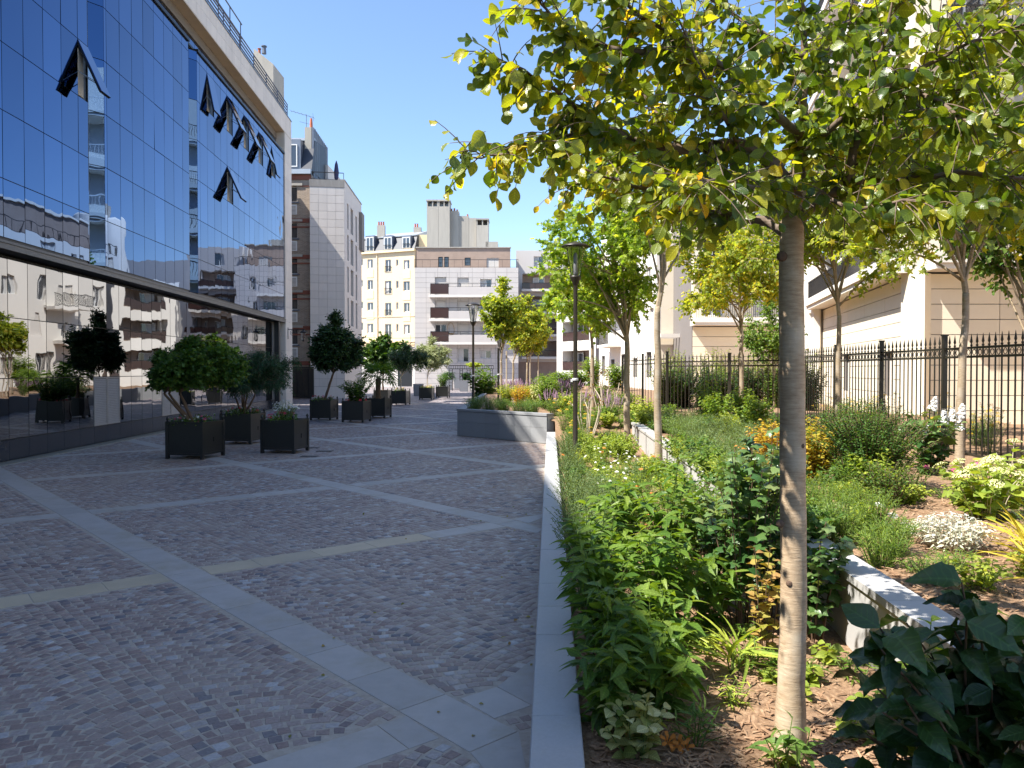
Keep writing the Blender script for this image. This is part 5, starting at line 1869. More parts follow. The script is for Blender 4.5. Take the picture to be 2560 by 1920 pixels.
# ------------------------------------------------------------------ the tree in front
def witch_tree():
    b0 = Vector((1.352, 3.70, .22))
    o = thing('witch_hazel_tree', 'young tree with smooth banded trunk and broad yellowing leaves in front', 'tree', b0)
    tk = MB()
    path = [b0, b0 + Vector((.002, 0, .35)), PX(1984, 1500, 3.7), PX(1982, 1200, 3.7), PX(1980, 900, 3.7), PX(1978, 700, 3.7), PX(1981, 560, 3.7), PX(1990, 480, 3.72)]
    rr = [.086, .065, .061, .060, .059, .057, .054, .046]
    sp_ = smooth_path(path, 6)
    ri = np.interp(np.linspace(0, 7, len(sp_)), range(8), rr)
    ri = ri * (1 + .018 * np.sin(np.arange(len(sp_)) * 1.7) + .012 * np.sin(np.arange(len(sp_)) * 4.1))
    tk.tube(sp_, list(ri), 18)
    trunk = tk.build('trunk', 'bark_banded', o, True)
    # pruned knots
    for (px, py, r_) in ((1952, 1310, .016), (2004, 1115, .014), (1956, 640, .02), (1975, 1460, .013)):
        mb = MB(); c = PX(px, py, 3.65); mb.lathe((0, 0, 0), [(r_ * 1.3, -.004), (r_, .008), (r_ * .5, .012)], 9)
        me = mk_mesh('knot', mb.v, mb.f, 'twig')
        add('knot', me, trunk, Matrix.Translation(c + Vector((0, .006, 0))) @ Vector((c.x - 1.37, -.4, 0)).to_track_quat('Z', 'Y').to_matrix().to_4x4())
    Y0 = 3.7
    limbs = [
        (.036, [(1988, 500, 0), (1940, 420, -.1), (1850, 362, -.15), (1700, 372, -.2), (1617, 362, -.25), (1534, 329, -.3), (1480, 304, -.3), (1420, 250, -.35), (1330, 190, -.4), (1235, 140, -.45)]),
        (.012, [(1534, 329, -.3), (1440, 335, -.3), (1400, 350, -.35), (1330, 358, -.4), (1245, 385, -.4), (1150, 398, -.45)]),
        (.030, [(1968, 585, 0), (1915, 555, .08), (1790, 535, .15), (1722, 528, .2), (1690, 500, .2), (1600, 470, .3), (1500, 440, .35), (1420, 470, .4)]),
        (.040, [(1990, 490, 0), (2000, 400, .05), (2005, 325, .05), (2009, 145, .1), (2000, -60, .1), (1990, -280, .1)]),
        (.034, [(1985, 560, 0), (2060, 487, -.05), (2110, 463, -.1), (2150, 315, -.15), (2175, 217, -.2), (2211, 90, -.25), (2244, -60, -.3)]),
        (.022, [(2110, 445, -.1), (2200, 380, .1), (2330, 260, .2), (2420, 150, .3), (2490, 0, .3)]),
        (.018, [(2110, 455, -.1), (2250, 452, -.2), (2400, 432, -.3), (2540, 445, -.4), (2660, 430, -.4)]),
        (.024, [(2003, 340, .05), (1940, 290, -.2), (1850, 200, -.3), (1720, 110, -.4), (1600, 40, -.5), (1490, -50, -.5)]),
        (.016, [(1720, 110, -.4), (1600, 130, -.5), (1480, 110, -.5), (1400, 60, -.55), (1330, -20, -.6)]),
        (.018, [(2000, 400, .0), (2100, 300, -.3), (2250, 200, -.45), (2400, 120, -.55), (2560, 60, -.6)]),
        (.016, [(2009, 145, .1), (1900, 80, .2), (1780, 0, .4), (1680, -80, .5)]),
        (.016, [(2060, 420, .1), (2300, 345, .5), (2500, 335, .7), (2650, 300, .7)]),
        (.016, [(1990, 440, .1), (1850, 430, .5), (1700, 420, .7), (1560, 380, .8), (1450, 330, .8)]),
        (.014, [(2175, 217, -.2), (2300, 230, -.4), (2420, 300, -.6), (2520, 280, -.7)]),
        (.014, [(2009, 200, .1), (2120, 60, .4), (2250, -30, .6)]),
        (.013, [(1700, 372, -.2), (1640, 280, -.1), (1560, 200, 0), (1460, 180, .1)]),
        (.012, [(2330, 260, .2), (2450, 200, 0), (2580, 180, -.2)]),
        (.012, [(1980, 470, 0), (1900, 470, -.4), (1790, 450, -.6), (1700, 470, -.7)]),
        (.012, [(2050, 490, -.1), (2150, 520, -.3), (2260, 500, -.5), (2380, 520, -.6)]),
        (.012, [(2180, 400, .2), (2350, 470, .4), (2500, 530, .5)]),
        (.012, [(1850, 362, -.15), (1800, 280, -.4), (1760, 190, -.5), (1700, 60, -.6)]),
    ]
    br = MB(); fol = Fol()
    for r_, pts in limbs:
        pa_ = smooth_path([PX(a, b_, Y0 + c) for a, b_, c in pts], 5)
        pa_ = [p + rv() * .006 for p in pa_]
        br.tube(pa_, list(np.linspace(r_, .0035, len(pa_))), 8)
        tot = sum((pa_[i + 1] - pa_[i]).length for i in range(len(pa_) - 1))
        nt_ = int(tot / .0158)
        for k in range(nt_):
            t = lerp(.16 if r_ > .02 else .05, 1.0, (k + random.random()) / nt_)
            a = along(pa_, t)
            dv = (along(pa_, min(1, t + .04)) - along(pa_, max(0, t - .04))).normalized()
            d = dv * random.uniform(.2, 1) + rv() * .9 + Vector((0, 0, .1))
            if a.z < 2.75 and a.x > .1: d.z = abs(d.z) + .2
            hang = random.random() < .3
            ln = random.uniform(.08, .34)
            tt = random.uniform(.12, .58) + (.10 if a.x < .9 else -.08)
            twig_leaves(fol, a, d, ln, random.randint(4, 7), random.choice((.052, .060, .066, .072)), 1.0, tt, .8 if hang else .45, br if ln > .12 else None, .003, .17, .45)
    br.build('branches', 'bark_limb', o, True)
    # red seed tufts
    mb = MB()
    for px, py in ((1945, 470), (1975, 480), (1998, 497), (1438, 335)):
        c = PX(px, py, 3.62)
        for k in range(14):
            d = (rv() + Vector((0, 0, -.6))).normalized()
            mb.tube([c, c + d * random.uniform(.015, .035)], [.003, .002], 4)
    tag(mb.build('seed_tufts', 'petal_orange', o), kind='stuff')
    keep = [i for i in range(len(fol.P)) if fol.P[i].z > 2.70 + .13 * math.sin(fol.P[i].x * 5 + 1) + .08 * math.sin(fol.P[i].y * 9 + fol.P[i].x * 13)]
    for q in ('P', 'D', 'N', 'L', 'W', 't'): setattr(fol, q, [getattr(fol, q)[i] for i in keep])
    fol.build('obovate', 'leaf_witch', o, 300, 'crown')


# bark with grey blotches and horizontal rings
def banded(name, c1, c2, c3):
    m, nt, b = new_mat(name)
    N, L = nt.nodes, nt.links
    geo = N.new('ShaderNodeNewGeometry')
    mp = N.new('ShaderNodeMapping'); mp.inputs['Scale'].default_value = (1, 1, 6.0); L.new(geo.outputs['Position'], mp.inputs[0])
    n1 = N.new('ShaderNodeTexNoise'); n1.inputs['Scale'].default_value = 14; n1.inputs['Detail'].default_value = 7; n1.inputs['Roughness'].default_value = .7
    L.new(mp.outputs[0], n1.inputs['Vector'])
    n2 = N.new('ShaderNodeTexNoise'); n2.inputs['Scale'].default_value = 5; n2.inputs['Detail'].default_value = 6
    L.new(geo.outputs['Position'], n2.inputs['Vector'])
    rp = N.new('ShaderNodeValToRGB'); e = rp.color_ramp.elements
    e[0].position = .32; e[0].color = (*c1, 1); e[1].position = .7; e[1].color = (*c2, 1)
    L.new(n1.outputs[0], rp.inputs[0])
    r2 = N.new('ShaderNodeMapRange'); L.new(n2.outputs[0], r2.inputs[0]); r2.inputs[1].default_value = .5; r2.inputs[2].default_value = .68; r2.inputs[4].default_value = .7
    mx = N.new('ShaderNodeMix'); mx.data_type = 'RGBA'; L.new(r2.outputs[0], mx.inputs[0]); L.new(rp.outputs[0], mx.inputs[6]); mx.inputs[7].default_value = (*c3, 1)
    L.new(mx.outputs[2], b.inputs['Base Color']); b.inputs['Roughness'].default_value = .75
    bp = N.new('ShaderNodeBump'); bp.inputs['Strength'].default_value = .6; bp.inputs['Distance'].default_value = .006
    L.new(n1.outputs[0], bp.inputs['Height']); L.new(bp.outputs[0], b.inputs['Normal'])


banded('bark_banded', (.30, .205, .125), (.56, .43, .29), (.58, .50, .38))
banded('bark_pale', (.22, .16, .10), (.44, .35, .24), (.40, .34, .27))
banded('bark_limb', (.085, .055, .04), (.19, .13, .09), (.24, .19, .15))
witch_tree()

# ------------------------------------------------------------------ other trees of the beds
tree('slender pale-barked tree with sparse star leaves beside the retaining wall', (2.62, 13.8, .22), 3.05, 6.6, .072, (2.75, 13.8, 5.1), (1.45, 1.3, 1.9), 16, 330, 7, .095, 'leaf_star', 'star', 1.0, .45, .25, .4, name='sweetgum_tree', bark='bark_pale', twig=(.2, .5))
tree('tall green star-leaved tree with a dense crown beside the park lamp', (2.83, 18.9, .28), 2.55, 7.0, .085, (2.0, 18.0, 4.5), (1.65, 1.6, 2.6), 34, 620, 8, .112, 'leaf_star', 'star', 1.0, .5, .25, .45, name='sweetgum_tree', bark='bark_pale', twig=(.25, .6), low=-.6, dropz=.7)
tree('small star-leaved tree with thin trunk in the far lower bed', (2.72, 26, .75), 2.2, 5.4, .075, (2.3, 26, 3.9), (1.5, 1.3, 1.9), 20, 560, 8, .12, 'leaf_star', 'star', 1.0, .65, .25, .45, name='sweetgum_tree', bark='bark_pale')
for i, (x, y, cx, cz, rx, rz, top, tl) in enumerate(((-.48, 34, -.4, 4.15, 1.12, 2.0, 5.4, .48), (.05, 37.5, .75, 3.95, 1.1, 1.75, 4.9, .60), (.85, 43, 1.1, 3.7, 1.2, 1.5, 4.4, .55))):
    tree(['yellow-green tree behind the dark granite planter, tied to a stake', 'yellowing tree right behind the staked tree in the planter', 'smaller yellow-green tree deeper in the planter'][i], (x, y, .8), 1.75, top, .06, (cx, y, cz), (rx, rx, rz), 22, 560, 8, .12, 'leaf_yellowing', 'ovate', 1.0, tl - .27, .25, .4, name='linden_tree', bark='bark_pale', group='yellow-green trees in the planter')
stk = thing('tree_stake', 'dark stake standing beside the yellow-green tree in the planter', 'stake', (-.62, 33.8, .8))
mb = MB(); mb.tube([(-.60, 33.8, .7), (-.60, 33.8, 3.1)], .05, 8); mb.build('pole', 'fence_iron', stk)
mb = MB(); mb.tube([(-.62, 33.7, 1.95), (-.4, 33.95, 1.95)], .03, 6); mb.build('strap', 'white_plastic', stk)
for k, (x, y) in enumerate(((-.25, 35), (1.0, 42.5), (1.5, 44))):
    mb = MB(); mb.tube([(x, y, .7), (x, y, 3.0)], .035, 7)
    tag(mb.build('wooden_stake', 'stem_pale'), 'pale round wooden stake among the yellow-green planter trees', 'stake', 'pale stakes among planter trees')
tree('slim tree with small gold-green leaves in front of the cross fence', (6.46, 21.6, .75), 2.35, 6.6, .07, (6.1, 21.4, 4.5), (2.05, 1.6, 2.5), 32, 900, 8, .10, 'leaf_yellowing', 'ovate', .9, .42, .25, .4, name='ash_tree', bark='bark_pale', low=-.5, dropz=.5)
tree('slim grey-barked tree with upright twigs close to the fence', (6.42, 15.1, .75), 2.45, 6.6, .055, (6.2, 15.1, 4.7), (2.0, 1.5, 2.2), 34, 800, 8, .09, 'leaf_yellowing', 'ovate', .85, .2, .22, .4, name='ash_tree', bark='bark_pale', low=-.4, dropz=.4)
tree('pale trunked maple with yellow-green lobed leaves near the fence', (6.36, 10.9, .72), 2.5, 5.6, .06, (6.5, 10.9, 4.55), (2.3, 1.6, 1.9), 34, 1100, 7, .10, 'leaf_yellowing', 'star', 1.0, .3, .22, .35, name='maple_tree', bark='bark_pale', lean=(.07, 0), low=-.4, dropz=.4)
tree('green-leaved tree rising behind the garden fence', (9.8, 14.5, .55), 2.0, 6.6, .07, (9.8, 14.5, 4.9), (2.2, 2.0, 2.3), 24, 800, 7, .11, 'leaf_mid', 'ovate', .9, .6, .2, .4, name='locust_tree', bark='bark_pale')
tree('young tree with fresh green leaves behind the cross fence', (9.2, 27, .55), 1.2, 4.2, .05, (9.0, 27, 3.2), (1.2, 1.2, 1.4), 14, 420, 7, .10, 'leaf_bright', 'ovate', .9, .55, .2, .4, name='locust_tree', bark='bark_pale')

# ------------------------------------------------------------------ plants in the tubs
tree('broad domed green maple with many stems in the nearest tub', (-7.72, 18.72, .82), .75, 2.0, .035, (-7.75, 18.72, 2.08), (1.36, 1.25, .82), 44, 2300, 9, .072, 'leaf_maple', 'maple', 1.0, .45, .25, .25, name='japanese_maple', stems=5, twig=(.12, .34), bark='stem_brown', low=-.45, dropz=.5)
tree('feathery dark green weeping shrub in the second tub', (-7.85, 22.4, .8), .6, 1.75, .03, (-7.4, 22.4, 1.95), (1.4, 1.2, .85), 40, 2000, 9, .085, 'leaf_pine', 'narrow', 1.4, .45, .25, .6, name='weeping_maple', stems=5, twig=(.15, .4), bark='stem_brown', low=-.45, dropz=.5)
tree('leaning evergreen standard with a dense ragged dark crown', (-8.05, 32.9, .8), 1.15, 3.6, .06, (-7.5, 32.9, 2.95), (1.18, 1.1, 1.65), 40, 2000, 8, .10, 'leaf_dark', 'ovate', .8, .45, .25, .2, name='evergreen_oak', lean=(.38, 0), bark='stem_brown', twig=(.15, .42), low=-.5, dropz=.8)
tree('large-leaved green fig tree in a far tub', (-8.2, 48.8, .8), .8, 3.4, .06, (-8.1, 48.8, 2.9), (1.7, 1.4, 1.7), 22, 620, 6, .21, 'leaf_maple', 'ivy', 1.0, .4, .25, .5, name='fig_tree', bark='stem_brown')
tree('round dark olive tree in a far tub', (-6.85, 47.3, .8), .9, 2.8, .045, (-6.45, 47.3, 2.5), (1.5, 1.3, 1.3), 24, 900, 8, .12, 'leaf_dark', 'lance', 1.0, .5, .25, .3, name='olive_tree', bark='stem_pale')
tree('silvery olive tree catching the sun at the end of the square', (-6.15, 55.9, .8), .9, 3.6, .045, (-5.8, 55.9, 2.9), (1.6, 1.4, 1.9), 26, 1100, 8, .13, 'leaf_olive', 'lance', 1.0, .5, .25, .3, name='olive_tree', bark='stem_pale')
pl, _ = plant('low leafy bush filling the tub with red flowers', (-6.4, 31.6, .8), 1.0, .85, 40, 18, 'ovate', .12, .9, 'leaf_maple', tint=.5)
for k in range(14):
    th = random.uniform(0, 6.28); flower(pl, 'trumpet', 'petal_red', (-6.4 + .44 * math.cos(th), 31.6 + .44 * math.sin(th), .92), (math.cos(th), math.sin(th) - .4, .6), .05)
pl, _ = plant('small bush with pink flowers behind the silvery olive', (-5.35, 59.5, .8), 1.1, .6, 24, 12, 'ovate', .14, .9, 'leaf_mid', tint=.5)


def bedding(label, c, w, n, colors, leafm='leaf_mid', h=.22):
    o = thing('bedding_flowers', label, 'flowers', (c[0], c[1], .8))
    fol = Fol(); sb = MB()
    for k in range(n):
        x, y = c[0] + random.uniform(-w, w), c[1] + random.uniform(-w, w)
        hh = random.uniform(.3, 1) * h
        sb.tube([(x, y, .8), (x + random.gauss(0, .04), y + random.gauss(0, .04), .82 + hh)], .003, 4, False)
        for q in range(7): fol.put((x + random.gauss(0, .05), y + random.gauss(0, .05), .83 + hh * random.random()), rv() + Vector((0, 0, .4)), Vector((0, 0, 1)) + rv() * .5, .055, 1, random.random())
        if random.random() < .5:
            m_ = random.choice(colors)
            flower(o, 'trumpet', m_, (x, y, .84 + hh), (random.gauss(0, .5), random.gauss(0, .5) - .5, .8), .038 if m_ != 'petal_white' else .024)
    sb.build('stems', 'stem_green', o)
    fol.build('ovate', leafm, o)


bedding('pink and white bedding flowers under the broad maple', (-7.72, 18.6), .42, 60, ['petal_pink', 'petal_white', 'petal_white'])
bedding('dull red bedding flowers under the feathery shrub', (-7.85, 22.3), .4, 50, ['petal_red', 'petal_white'])
bedding('pink petunias round the edge of the white-flowered tub', (-5.9, 19.85), .4, 45, ['petal_pink', 'petal_red'])
bedding('red flowers under the leaning evergreen', (-8.05, 32.8), .4, 40, ['petal_red', 'petal_pink'])
bedding('orange and green bedding under the silvery olive', (-6.2, 55.8), .42, 40, ['petal_orange', 'petal_yellow'], 'leaf_lime')
bedding('green bedding under the dark olive', (-6.85, 47.2), .42, 40, ['petal_yellow', 'petal_white'], 'leaf_bright')
wt, ends = plant('mound of small white flowers spilling out of the front tub', (-5.85, 19.9, .78), .55, .40, 46, 14, 'narrow', .07, 1.3, 'leaf_mid', tint=.7, name='white_bedding_plant')
for p_, d_ in ends:
    for q in range(3): flower(wt, 'trumpet', 'petal_white', p_ + rv() * .05, d_ + rv() * .6, .02)

# fan palm
pm_ = thing('fan_palm', 'small fan palm with drooping fronds in a far tub', 'palm', (-6.0, 34.5, .8))
mb = MB(); mb.tube([(-6.0, 34.5, .75), (-6.02, 34.5, 1.2), (-6.0, 34.48, 1.75)], [.12, .11, .13], 10); mb.build('trunk', 'stem_brown', pm_)
fol = Fol(); sb = MB()
for k in range(22):
    th = k * 2.4; el = lerp(1.2, -.25, k / 22)
    d = Vector((math.cos(th) * math.cos(el), math.sin(th) * math.cos(el), math.sin(el)))
    c = Vector((-6.0, 34.48, 1.75)); h_ = c + d * .55
    sb.tube([c, h_], [.012, .008], 5)
    sd = d.cross(Vector((0, 0, 1))); sd.normalize(); un = sd.cross(d)
    for q in range(17):
        a = lerp(-1.9, 1.9, q / 16)
        fol.put(h_, d * math.cos(a) + sd * math.sin(a), un + rv() * .15, .55 * random.uniform(.85, 1.05), 1.0, random.uniform(.3, .8))
sb.build('leaf_stalks', 'stem_green', pm_)
fol.build('strap', 'leaf_maple', pm_, name='fronds')

# pots at the far end
for i, (px, py, hh, kind) in enumerate(((1120, 968, 1.1, 'leaf_dark'), (1147, 962, .9, 'leaf_dark'), (1165, 968, .9, 'leaf_dark'), (1100, 962, 1.6, 'leaf_dark'))):
    p = G(px, py + 6)
    plant(['spiky dark plant in a grey pot at the end of the square', 'dark leafy plant in the wide pot under the trellis', 'dark leafy plant in the front grey pot', 'dark conical shrub beside the silvery olive'][i], (p.x, p.y, 1.0), hh, .7, 30, 8, 'strap' if i == 0 else 'ovate', .7 if i == 0 else .25, 1.2, kind, tint=.5)
for i, (px, py, hh, m_, r_) in enumerate(((1208, 985, 2.3, 'leaf_mid', 1.1), (1228, 982, 1.6, 'leaf_olive', .9), (1188, 925, .5, 'leaf_lime', .9))):
    p = G(px, py, .8) if i < 2 else PX(1185, 916, 78)
    plant(['large green shrub beside the lamp at the end of the square', 'dry silvery bush near the trellis', 'bright lime climber on top of the trellis'][i], (p.x, min(p.y, 76) if i < 2 else 78, .1 if i < 2 else p.z - .1), hh, r_, 40, 10, 'ovate', .28, .9, m_, tint=.5)


# ------------------------------------------------------------------ the lower bed
def multi(label, spots, group, **k):
    out = []
    for (x, y, sc_) in spots:
        kk = dict(k)
        kk['h'] = k['h'] * sc_; kk['r'] = k['r'] * sc_
        out.append(plant(label, S(x, y), group=group, **kk))
    return out


# tall leafy perennials by the coping, leaves big enough to tell apart
for i, (x, y, hh, rr, ns, nl, no, lab) in enumerate((
        (.50, 3.98, .50, .20, 10, 14, 130, 'low dark perennial nearest the foot of the bed, over the coping'),
        (.80, 4.18, .52, .22, 11, 15, 150, 'shaded perennial between the variegated plant and the taller ones'),
        (.55, 4.40, .70, .24, 12, 17, 200, 'dark green leafy perennial hanging over the coping in shade'),
        (.90, 4.62, .60, .26, 12, 16, 190, 'green leafy perennial beside the bare mulch'),
        (.58, 5.15, .86, .30, 15, 19, 280, 'tall dense green perennial leaning over the coping'),
        (1.04, 5.35, .98, .32, 16, 20, 290, 'tall perennial with long pointed leaves, sunlit on top'),
        (1.28, 6.15, 1.22, .34, 16, 22, 290, 'tallest bright green perennial with drooping pointed leaves'),
        (.66, 6.0, .86, .30, 15, 18, 260, 'bright green perennial with pointed leaves next to the coping'),
        (.98, 6.7, 1.02, .34, 17, 20, 280, 'bright green perennial between the tallest one and the herbs'),
        (1.42, 5.5, .62, .24, 10, 15, 150, 'shorter pointed-leaf perennial in front of the ivy-leaved shrub'))):
    plant(lab, S(x, y), hh, rr, ns, nl, 'lance', .168, 1.3, 'leaf_bright', name='leafy_perennial', tint=.42, tj=.16, t0=.12, droop=.45, nobj=no, upright=.55, sr=.005, whorl=True, taper=.25)
plant('yellow and cream variegated plant at the foot of the bed', S(.62, 3.72), .30, .20, 13, 9, 'ovate', .085, .95, 'leaf_cream', name='variegated_plant', tint=.55, tj=.3, nobj=90, upright=.7)
li, ends = plant('low plant with an orange lily flower next to the variegated plant', S(.90, 3.78), .22, .14, 7, 8, 'narrow', .13, 1.5, 'leaf_mid', name='lily_plant', tint=.5, nobj=50, upright=.9)
for k in range(3): flower(li, 'trumpet', 'petal_orange', PX(1672 + k * 20, 1850 + k * 8, 3.75), (random.gauss(0, .3), -.5, .8), .045)
plant('small weed with toothed leaves at the foot of the front trunk', S(1.26, 3.52), .26, .12, 6, 7, 'lance', .12, 1.2, 'leaf_mid', name='weed', tint=.6, nobj=40, droop=.5)
plant('tuft of strap leaves growing from the mulch near the trunk', S(1.38, 4.75), .16, .10, 9, 3, 'strap', .36, 1.0, 'leaf_lime', name='daylily_tuft', tint=.35, nobj=25, upright=1.6, droop=.1, up=.4, t0=.1)
plant('tall dry plant with yellow and brown leaves behind the front trunk', S(1.66, 5.0), .72, .16, 8, 14, 'ovate', .085, .7, 'leaf_dry', name='dry_perennial', tint=.6, tj=.25, stem='stem_brown', nobj=80)
for i, (x, y, sz) in enumerate(((1.78, 4.6, 1.0), (1.62, 4.35, .8), (1.92, 4.2, .9), (1.75, 3.9, .8), (1.55, 4.6, .7), (2.0, 4.9, 1.0))):
    plant('small pale green seedling in the sunny mulch by the retaining wall', S(x, y), .13 * sz, .12 * sz, 6, 5, 'ovate', .075, .9, 'leaf_lime', name='seedling', group='seedlings by the retaining wall', tint=.3, nobj=30, droop=.5)
# big glossy shrub with lobed leaves against the wall
for i, (x, y, hh, rr, ns) in enumerate(((1.70, 5.55, 1.45, .34, 16), (1.94, 5.75, 1.52, .36, 18), (1.60, 5.95, .95, .30, 12), (2.10, 5.35, .85, .30, 12))):
    plant(['glossy dark shrub with lobed ivy-like leaves left of the front trunk', 'tallest glossy lobed-leaf shrub right behind the front trunk', 'lower glossy lobed-leaf shrub behind the dry plant', 'glossy lobed-leaf shrub hanging over the retaining wall'][i], S(x, y), hh, rr, ns, 17, 'ivy', .098, 1.0, 'leaf_ivy', name='viburnum_shrub', tint=.45, tj=.22, stem='stem_brown', sr=.006, t0=.22, droop=.55, nobj=170, upright=.25, taper=.15)
plant('thin shrub with small bronze tinted leaves beside the wall', S(1.52, 7.3), .66, .34, 24, 17, 'ovate', .048, .9, 'leaf_red', name='bronze_shrub', tint=.35, tj=.25, stem='stem_brown')
plant('thin bronze leaved shrub beside the pale trunk', S(1.95, 8.2), .58, .36, 24, 16, 'ovate', .05, .9, 'leaf_red', name='bronze_shrub', tint=.25, tj=.25, stem='stem_brown')
# fine herbs along the coping
multi('fine grey-green herb clump spilling towards the coping', [(.68, 7.0, 1.1), (.72, 7.7, 1.1), (.76, 8.4, 1.15), (.80, 9.2, 1.15), (.86, 10.1, 1.1), (.92, 11.1, 1.0), (.98, 12.2, .9), (1.04, 13.3, .9), (1.1, 14.5, .9), (1.16, 15.7, 1), (1.22, 17, 1), (1.05, 8.0, 1.1), (1.1, 9.2, 1.1), (1.2, 10.4, 1)], 'herb clumps along the coping', h=.50, r=.36, nst=44, nlf=15, templ='small', L=.034, W=.7, leafm='leaf_grey', name='herb_clump', tint=.35, tj=.2, upright=.9)
multi('loose bright green herb in the middle of the lower bed', [(1.45, 8.9, 1), (1.35, 9.9, .9), (1.75, 9.6, 1), (1.6, 10.8, 1), (1.95, 11.5, 1), (2.2, 10.6, .9), (1.65, 12.2, 1.0)], 'loose herbs of the lower bed', h=.42, r=.34, nst=30, nlf=13, templ='narrow', L=.06, W=1.3, leafm='leaf_bright', name='green_herb', tint=.6, tj=.2, upright=.8)
for i, (x, y) in enumerate(((1.5, 11.9), (1.85, 12.7), (1.5, 13.4), (2.0, 13.6), (1.7, 14.4), (1.45, 10.9))):
    o, ends = plant('green plant with small white flowers around the pale trunk', S(x, y), .46, .30, 18, 10, 'narrow', .07, 1.3, 'leaf_lime', name='white_flower_plant', group='white flowered plants by the pale trunk', tint=.35)
    for p_, d_ in ends[::3]: flower(o, 'daisy', 'petal_white', p_, d_ + Vector((0, -.3, .5)), random.uniform(.02, .032))
for i, (px, py, sz) in enumerate(((1386, 1131, .05), (1503, 1121, .06), (1508, 1126, .05), (1625, 1240, .04), (1632, 1147, .05), (1590, 1228, .05), (1610, 1330, .06), (1575, 1230, .045), (1600, 1172, .05))):
    b_ = G(px, py + 45, .28)
    o, ends = plant('single stem with an orange daisy-like flower in the lower bed', S(max(b_.x, x_cop(b_.y) + .32), b_.y), .42, .05, 4, 6, 'narrow', .08, 1.2, 'leaf_mid', name='blanket_flower', group='orange blanket flowers in the lower bed', tint=.5)
    flower(o, 'daisy', 'petal_orange', ends[0][0], ends[0][1] + Vector((0, -.5, .3)), sz * .85)
for i, (x, y, sc_) in enumerate(((1.75, 15.4, 1), (2.2, 15.2, 1), (2.3, 16.6, 1.1), (1.85, 16.8, 1))):
    plant('mound of yellow-green pointed leaves round the star-leaved tree', S(x, y), .55 * sc_, .42 * sc_, 34, 14, 'lance', .085, 1.5, 'leaf_lime', name='peony_clump', group='peony mounds by the lamp', tint=.15, tj=.2, droop=.6)
# around the turn of the bed
for i, (x, y) in enumerate(((1.55, 18.2), (1.65, 19.6), (1.45, 20.8), (1.75, 22.2), (1.25, 22.9), (2.1, 20.3))):
    o, ends = plant('grey-green clump with orange and yellow flower heads at the bed corner', S(x, y), .60, .38, 34, 13, 'narrow', .07, 1.5, 'leaf_bright', name='coneflower_clump', group='flower clumps at the corner of the bed', tint=.5)
    for p_, d_ in ends[::14]: flower(o, 'head', 'petal_yellow', p_, (0, -.2, 1), .05)
for i, (x, y) in enumerate(((1.55, 23.6), (2.0, 22.6), (2.3, 24.0), (1.2, 25.0), (2.9, 22.0), (3.0, 24.5))):
    o, ends = plant('clump of purple flower spikes behind the coneflowers', S(x, y), .62, .34, 26, 9, 'narrow', .06, 1.3, 'leaf_grey', name='salvia_clump', group='purple salvia clumps', tint=.4)
    for p_, d_ in ends[::2]: flower(o, 'spike', 'petal_purple', p_ - d_ * .05, d_ + Vector((0, 0, 1)), random.uniform(.16, .26))
plant('rounded bright green bush behind the purple spikes', S(1.2, 26.2), 1.25, .62, 60, 16, 'lance', .11, 1.6, 'leaf_bright', name='round_bush', tint=.5)
plant('second rounded bright green bush beside the thin trunk', S(3.1, 26.6), 1.0, .5, 44, 14, 'lance', .10, 1.6, 'leaf_bright', name='round_bush', tint=.55)
for i, (px, py, hh) in enumerate(((1468, 1085, 1.35), (1508, 1062, 1.5))):
    p = G(px, py, .5)
    o, ends = plant(['bare pale multi-stemmed twig shrub by the lamp', 'bare pale twig shrub with few red leaves'][i], S(p.x, p.y), hh, .5, 7, 1, 'small', .05, 1, 'leaf_red', name='bare_shrub', stem='stem_pale', sr=.022, arch=.1, bare=True, jitter=.25)
    fol = Fol()
    for p_, d_ in ends:
        for q in range(6): fol.put(p_ + rv() * .1, rv(), rv(), .06, 1, random.uniform(.4, 1))
    fol.build('ovate', 'leaf_red', o)
# planter front
multi('low dense green clump along the dark granite planter edge', [(-1.25, 25.1, 1), (-.75, 24.7, 1.1), (-.25, 24.3, .9), (.2, 23.7, 1), (.65, 23.2, 1), (-1.2, 26.3, 1.1), (-.4, 25.6, .9), (.5, 24.6, 1)], 'low clumps along the planter', h=.48, r=.42, nst=44, nlf=13, templ='narrow', L=.075, W=1.5, leafm='leaf_mid', name='edging_clump', tint=.55, upright=.8)
for i, (x, y) in enumerate(((.3, 28), (.7, 29), (-.2, 29.2))):
    plant('bush of orange and yellow leaves in the planter', S(x, y), .85, .5, 36, 12, 'ovate', .09, .9, 'leaf_lime' if i else 'leaf_gold', name='golden_bush', group='golden bushes in the planter', tint=.6, tj=.25)
for i, (x, y) in enumerate(((1.3, 30), (1.0, 28.2))):
    plant('cream coloured drooping bush in the planter', S(x, y), .95, .5, 34, 12, 'lance', .12, 1.4, 'leaf_cream', name='cream_bush', group='cream bushes in the planter', tint=.8, droop=.8)
for i in range(16):
    x, y = random.uniform(-.9, 3.6), random.uniform(31, 44)
    o, ends = plant('far clump of pinkish purple flower spikes in the planter', S(x, y), .75, .5, 34, 10, 'narrow', .1, 1.3, 'leaf_bright' if i % 2 else 'leaf_grey', name='salvia_clump', group='far purple salvia clumps', tint=.4)
    for p_, d_ in ends[::3]: flower(o, 'spike', 'petal_purple', p_ - d_ * .1, d_ + Vector((0, 0, 1)), random.uniform(.2, .36))
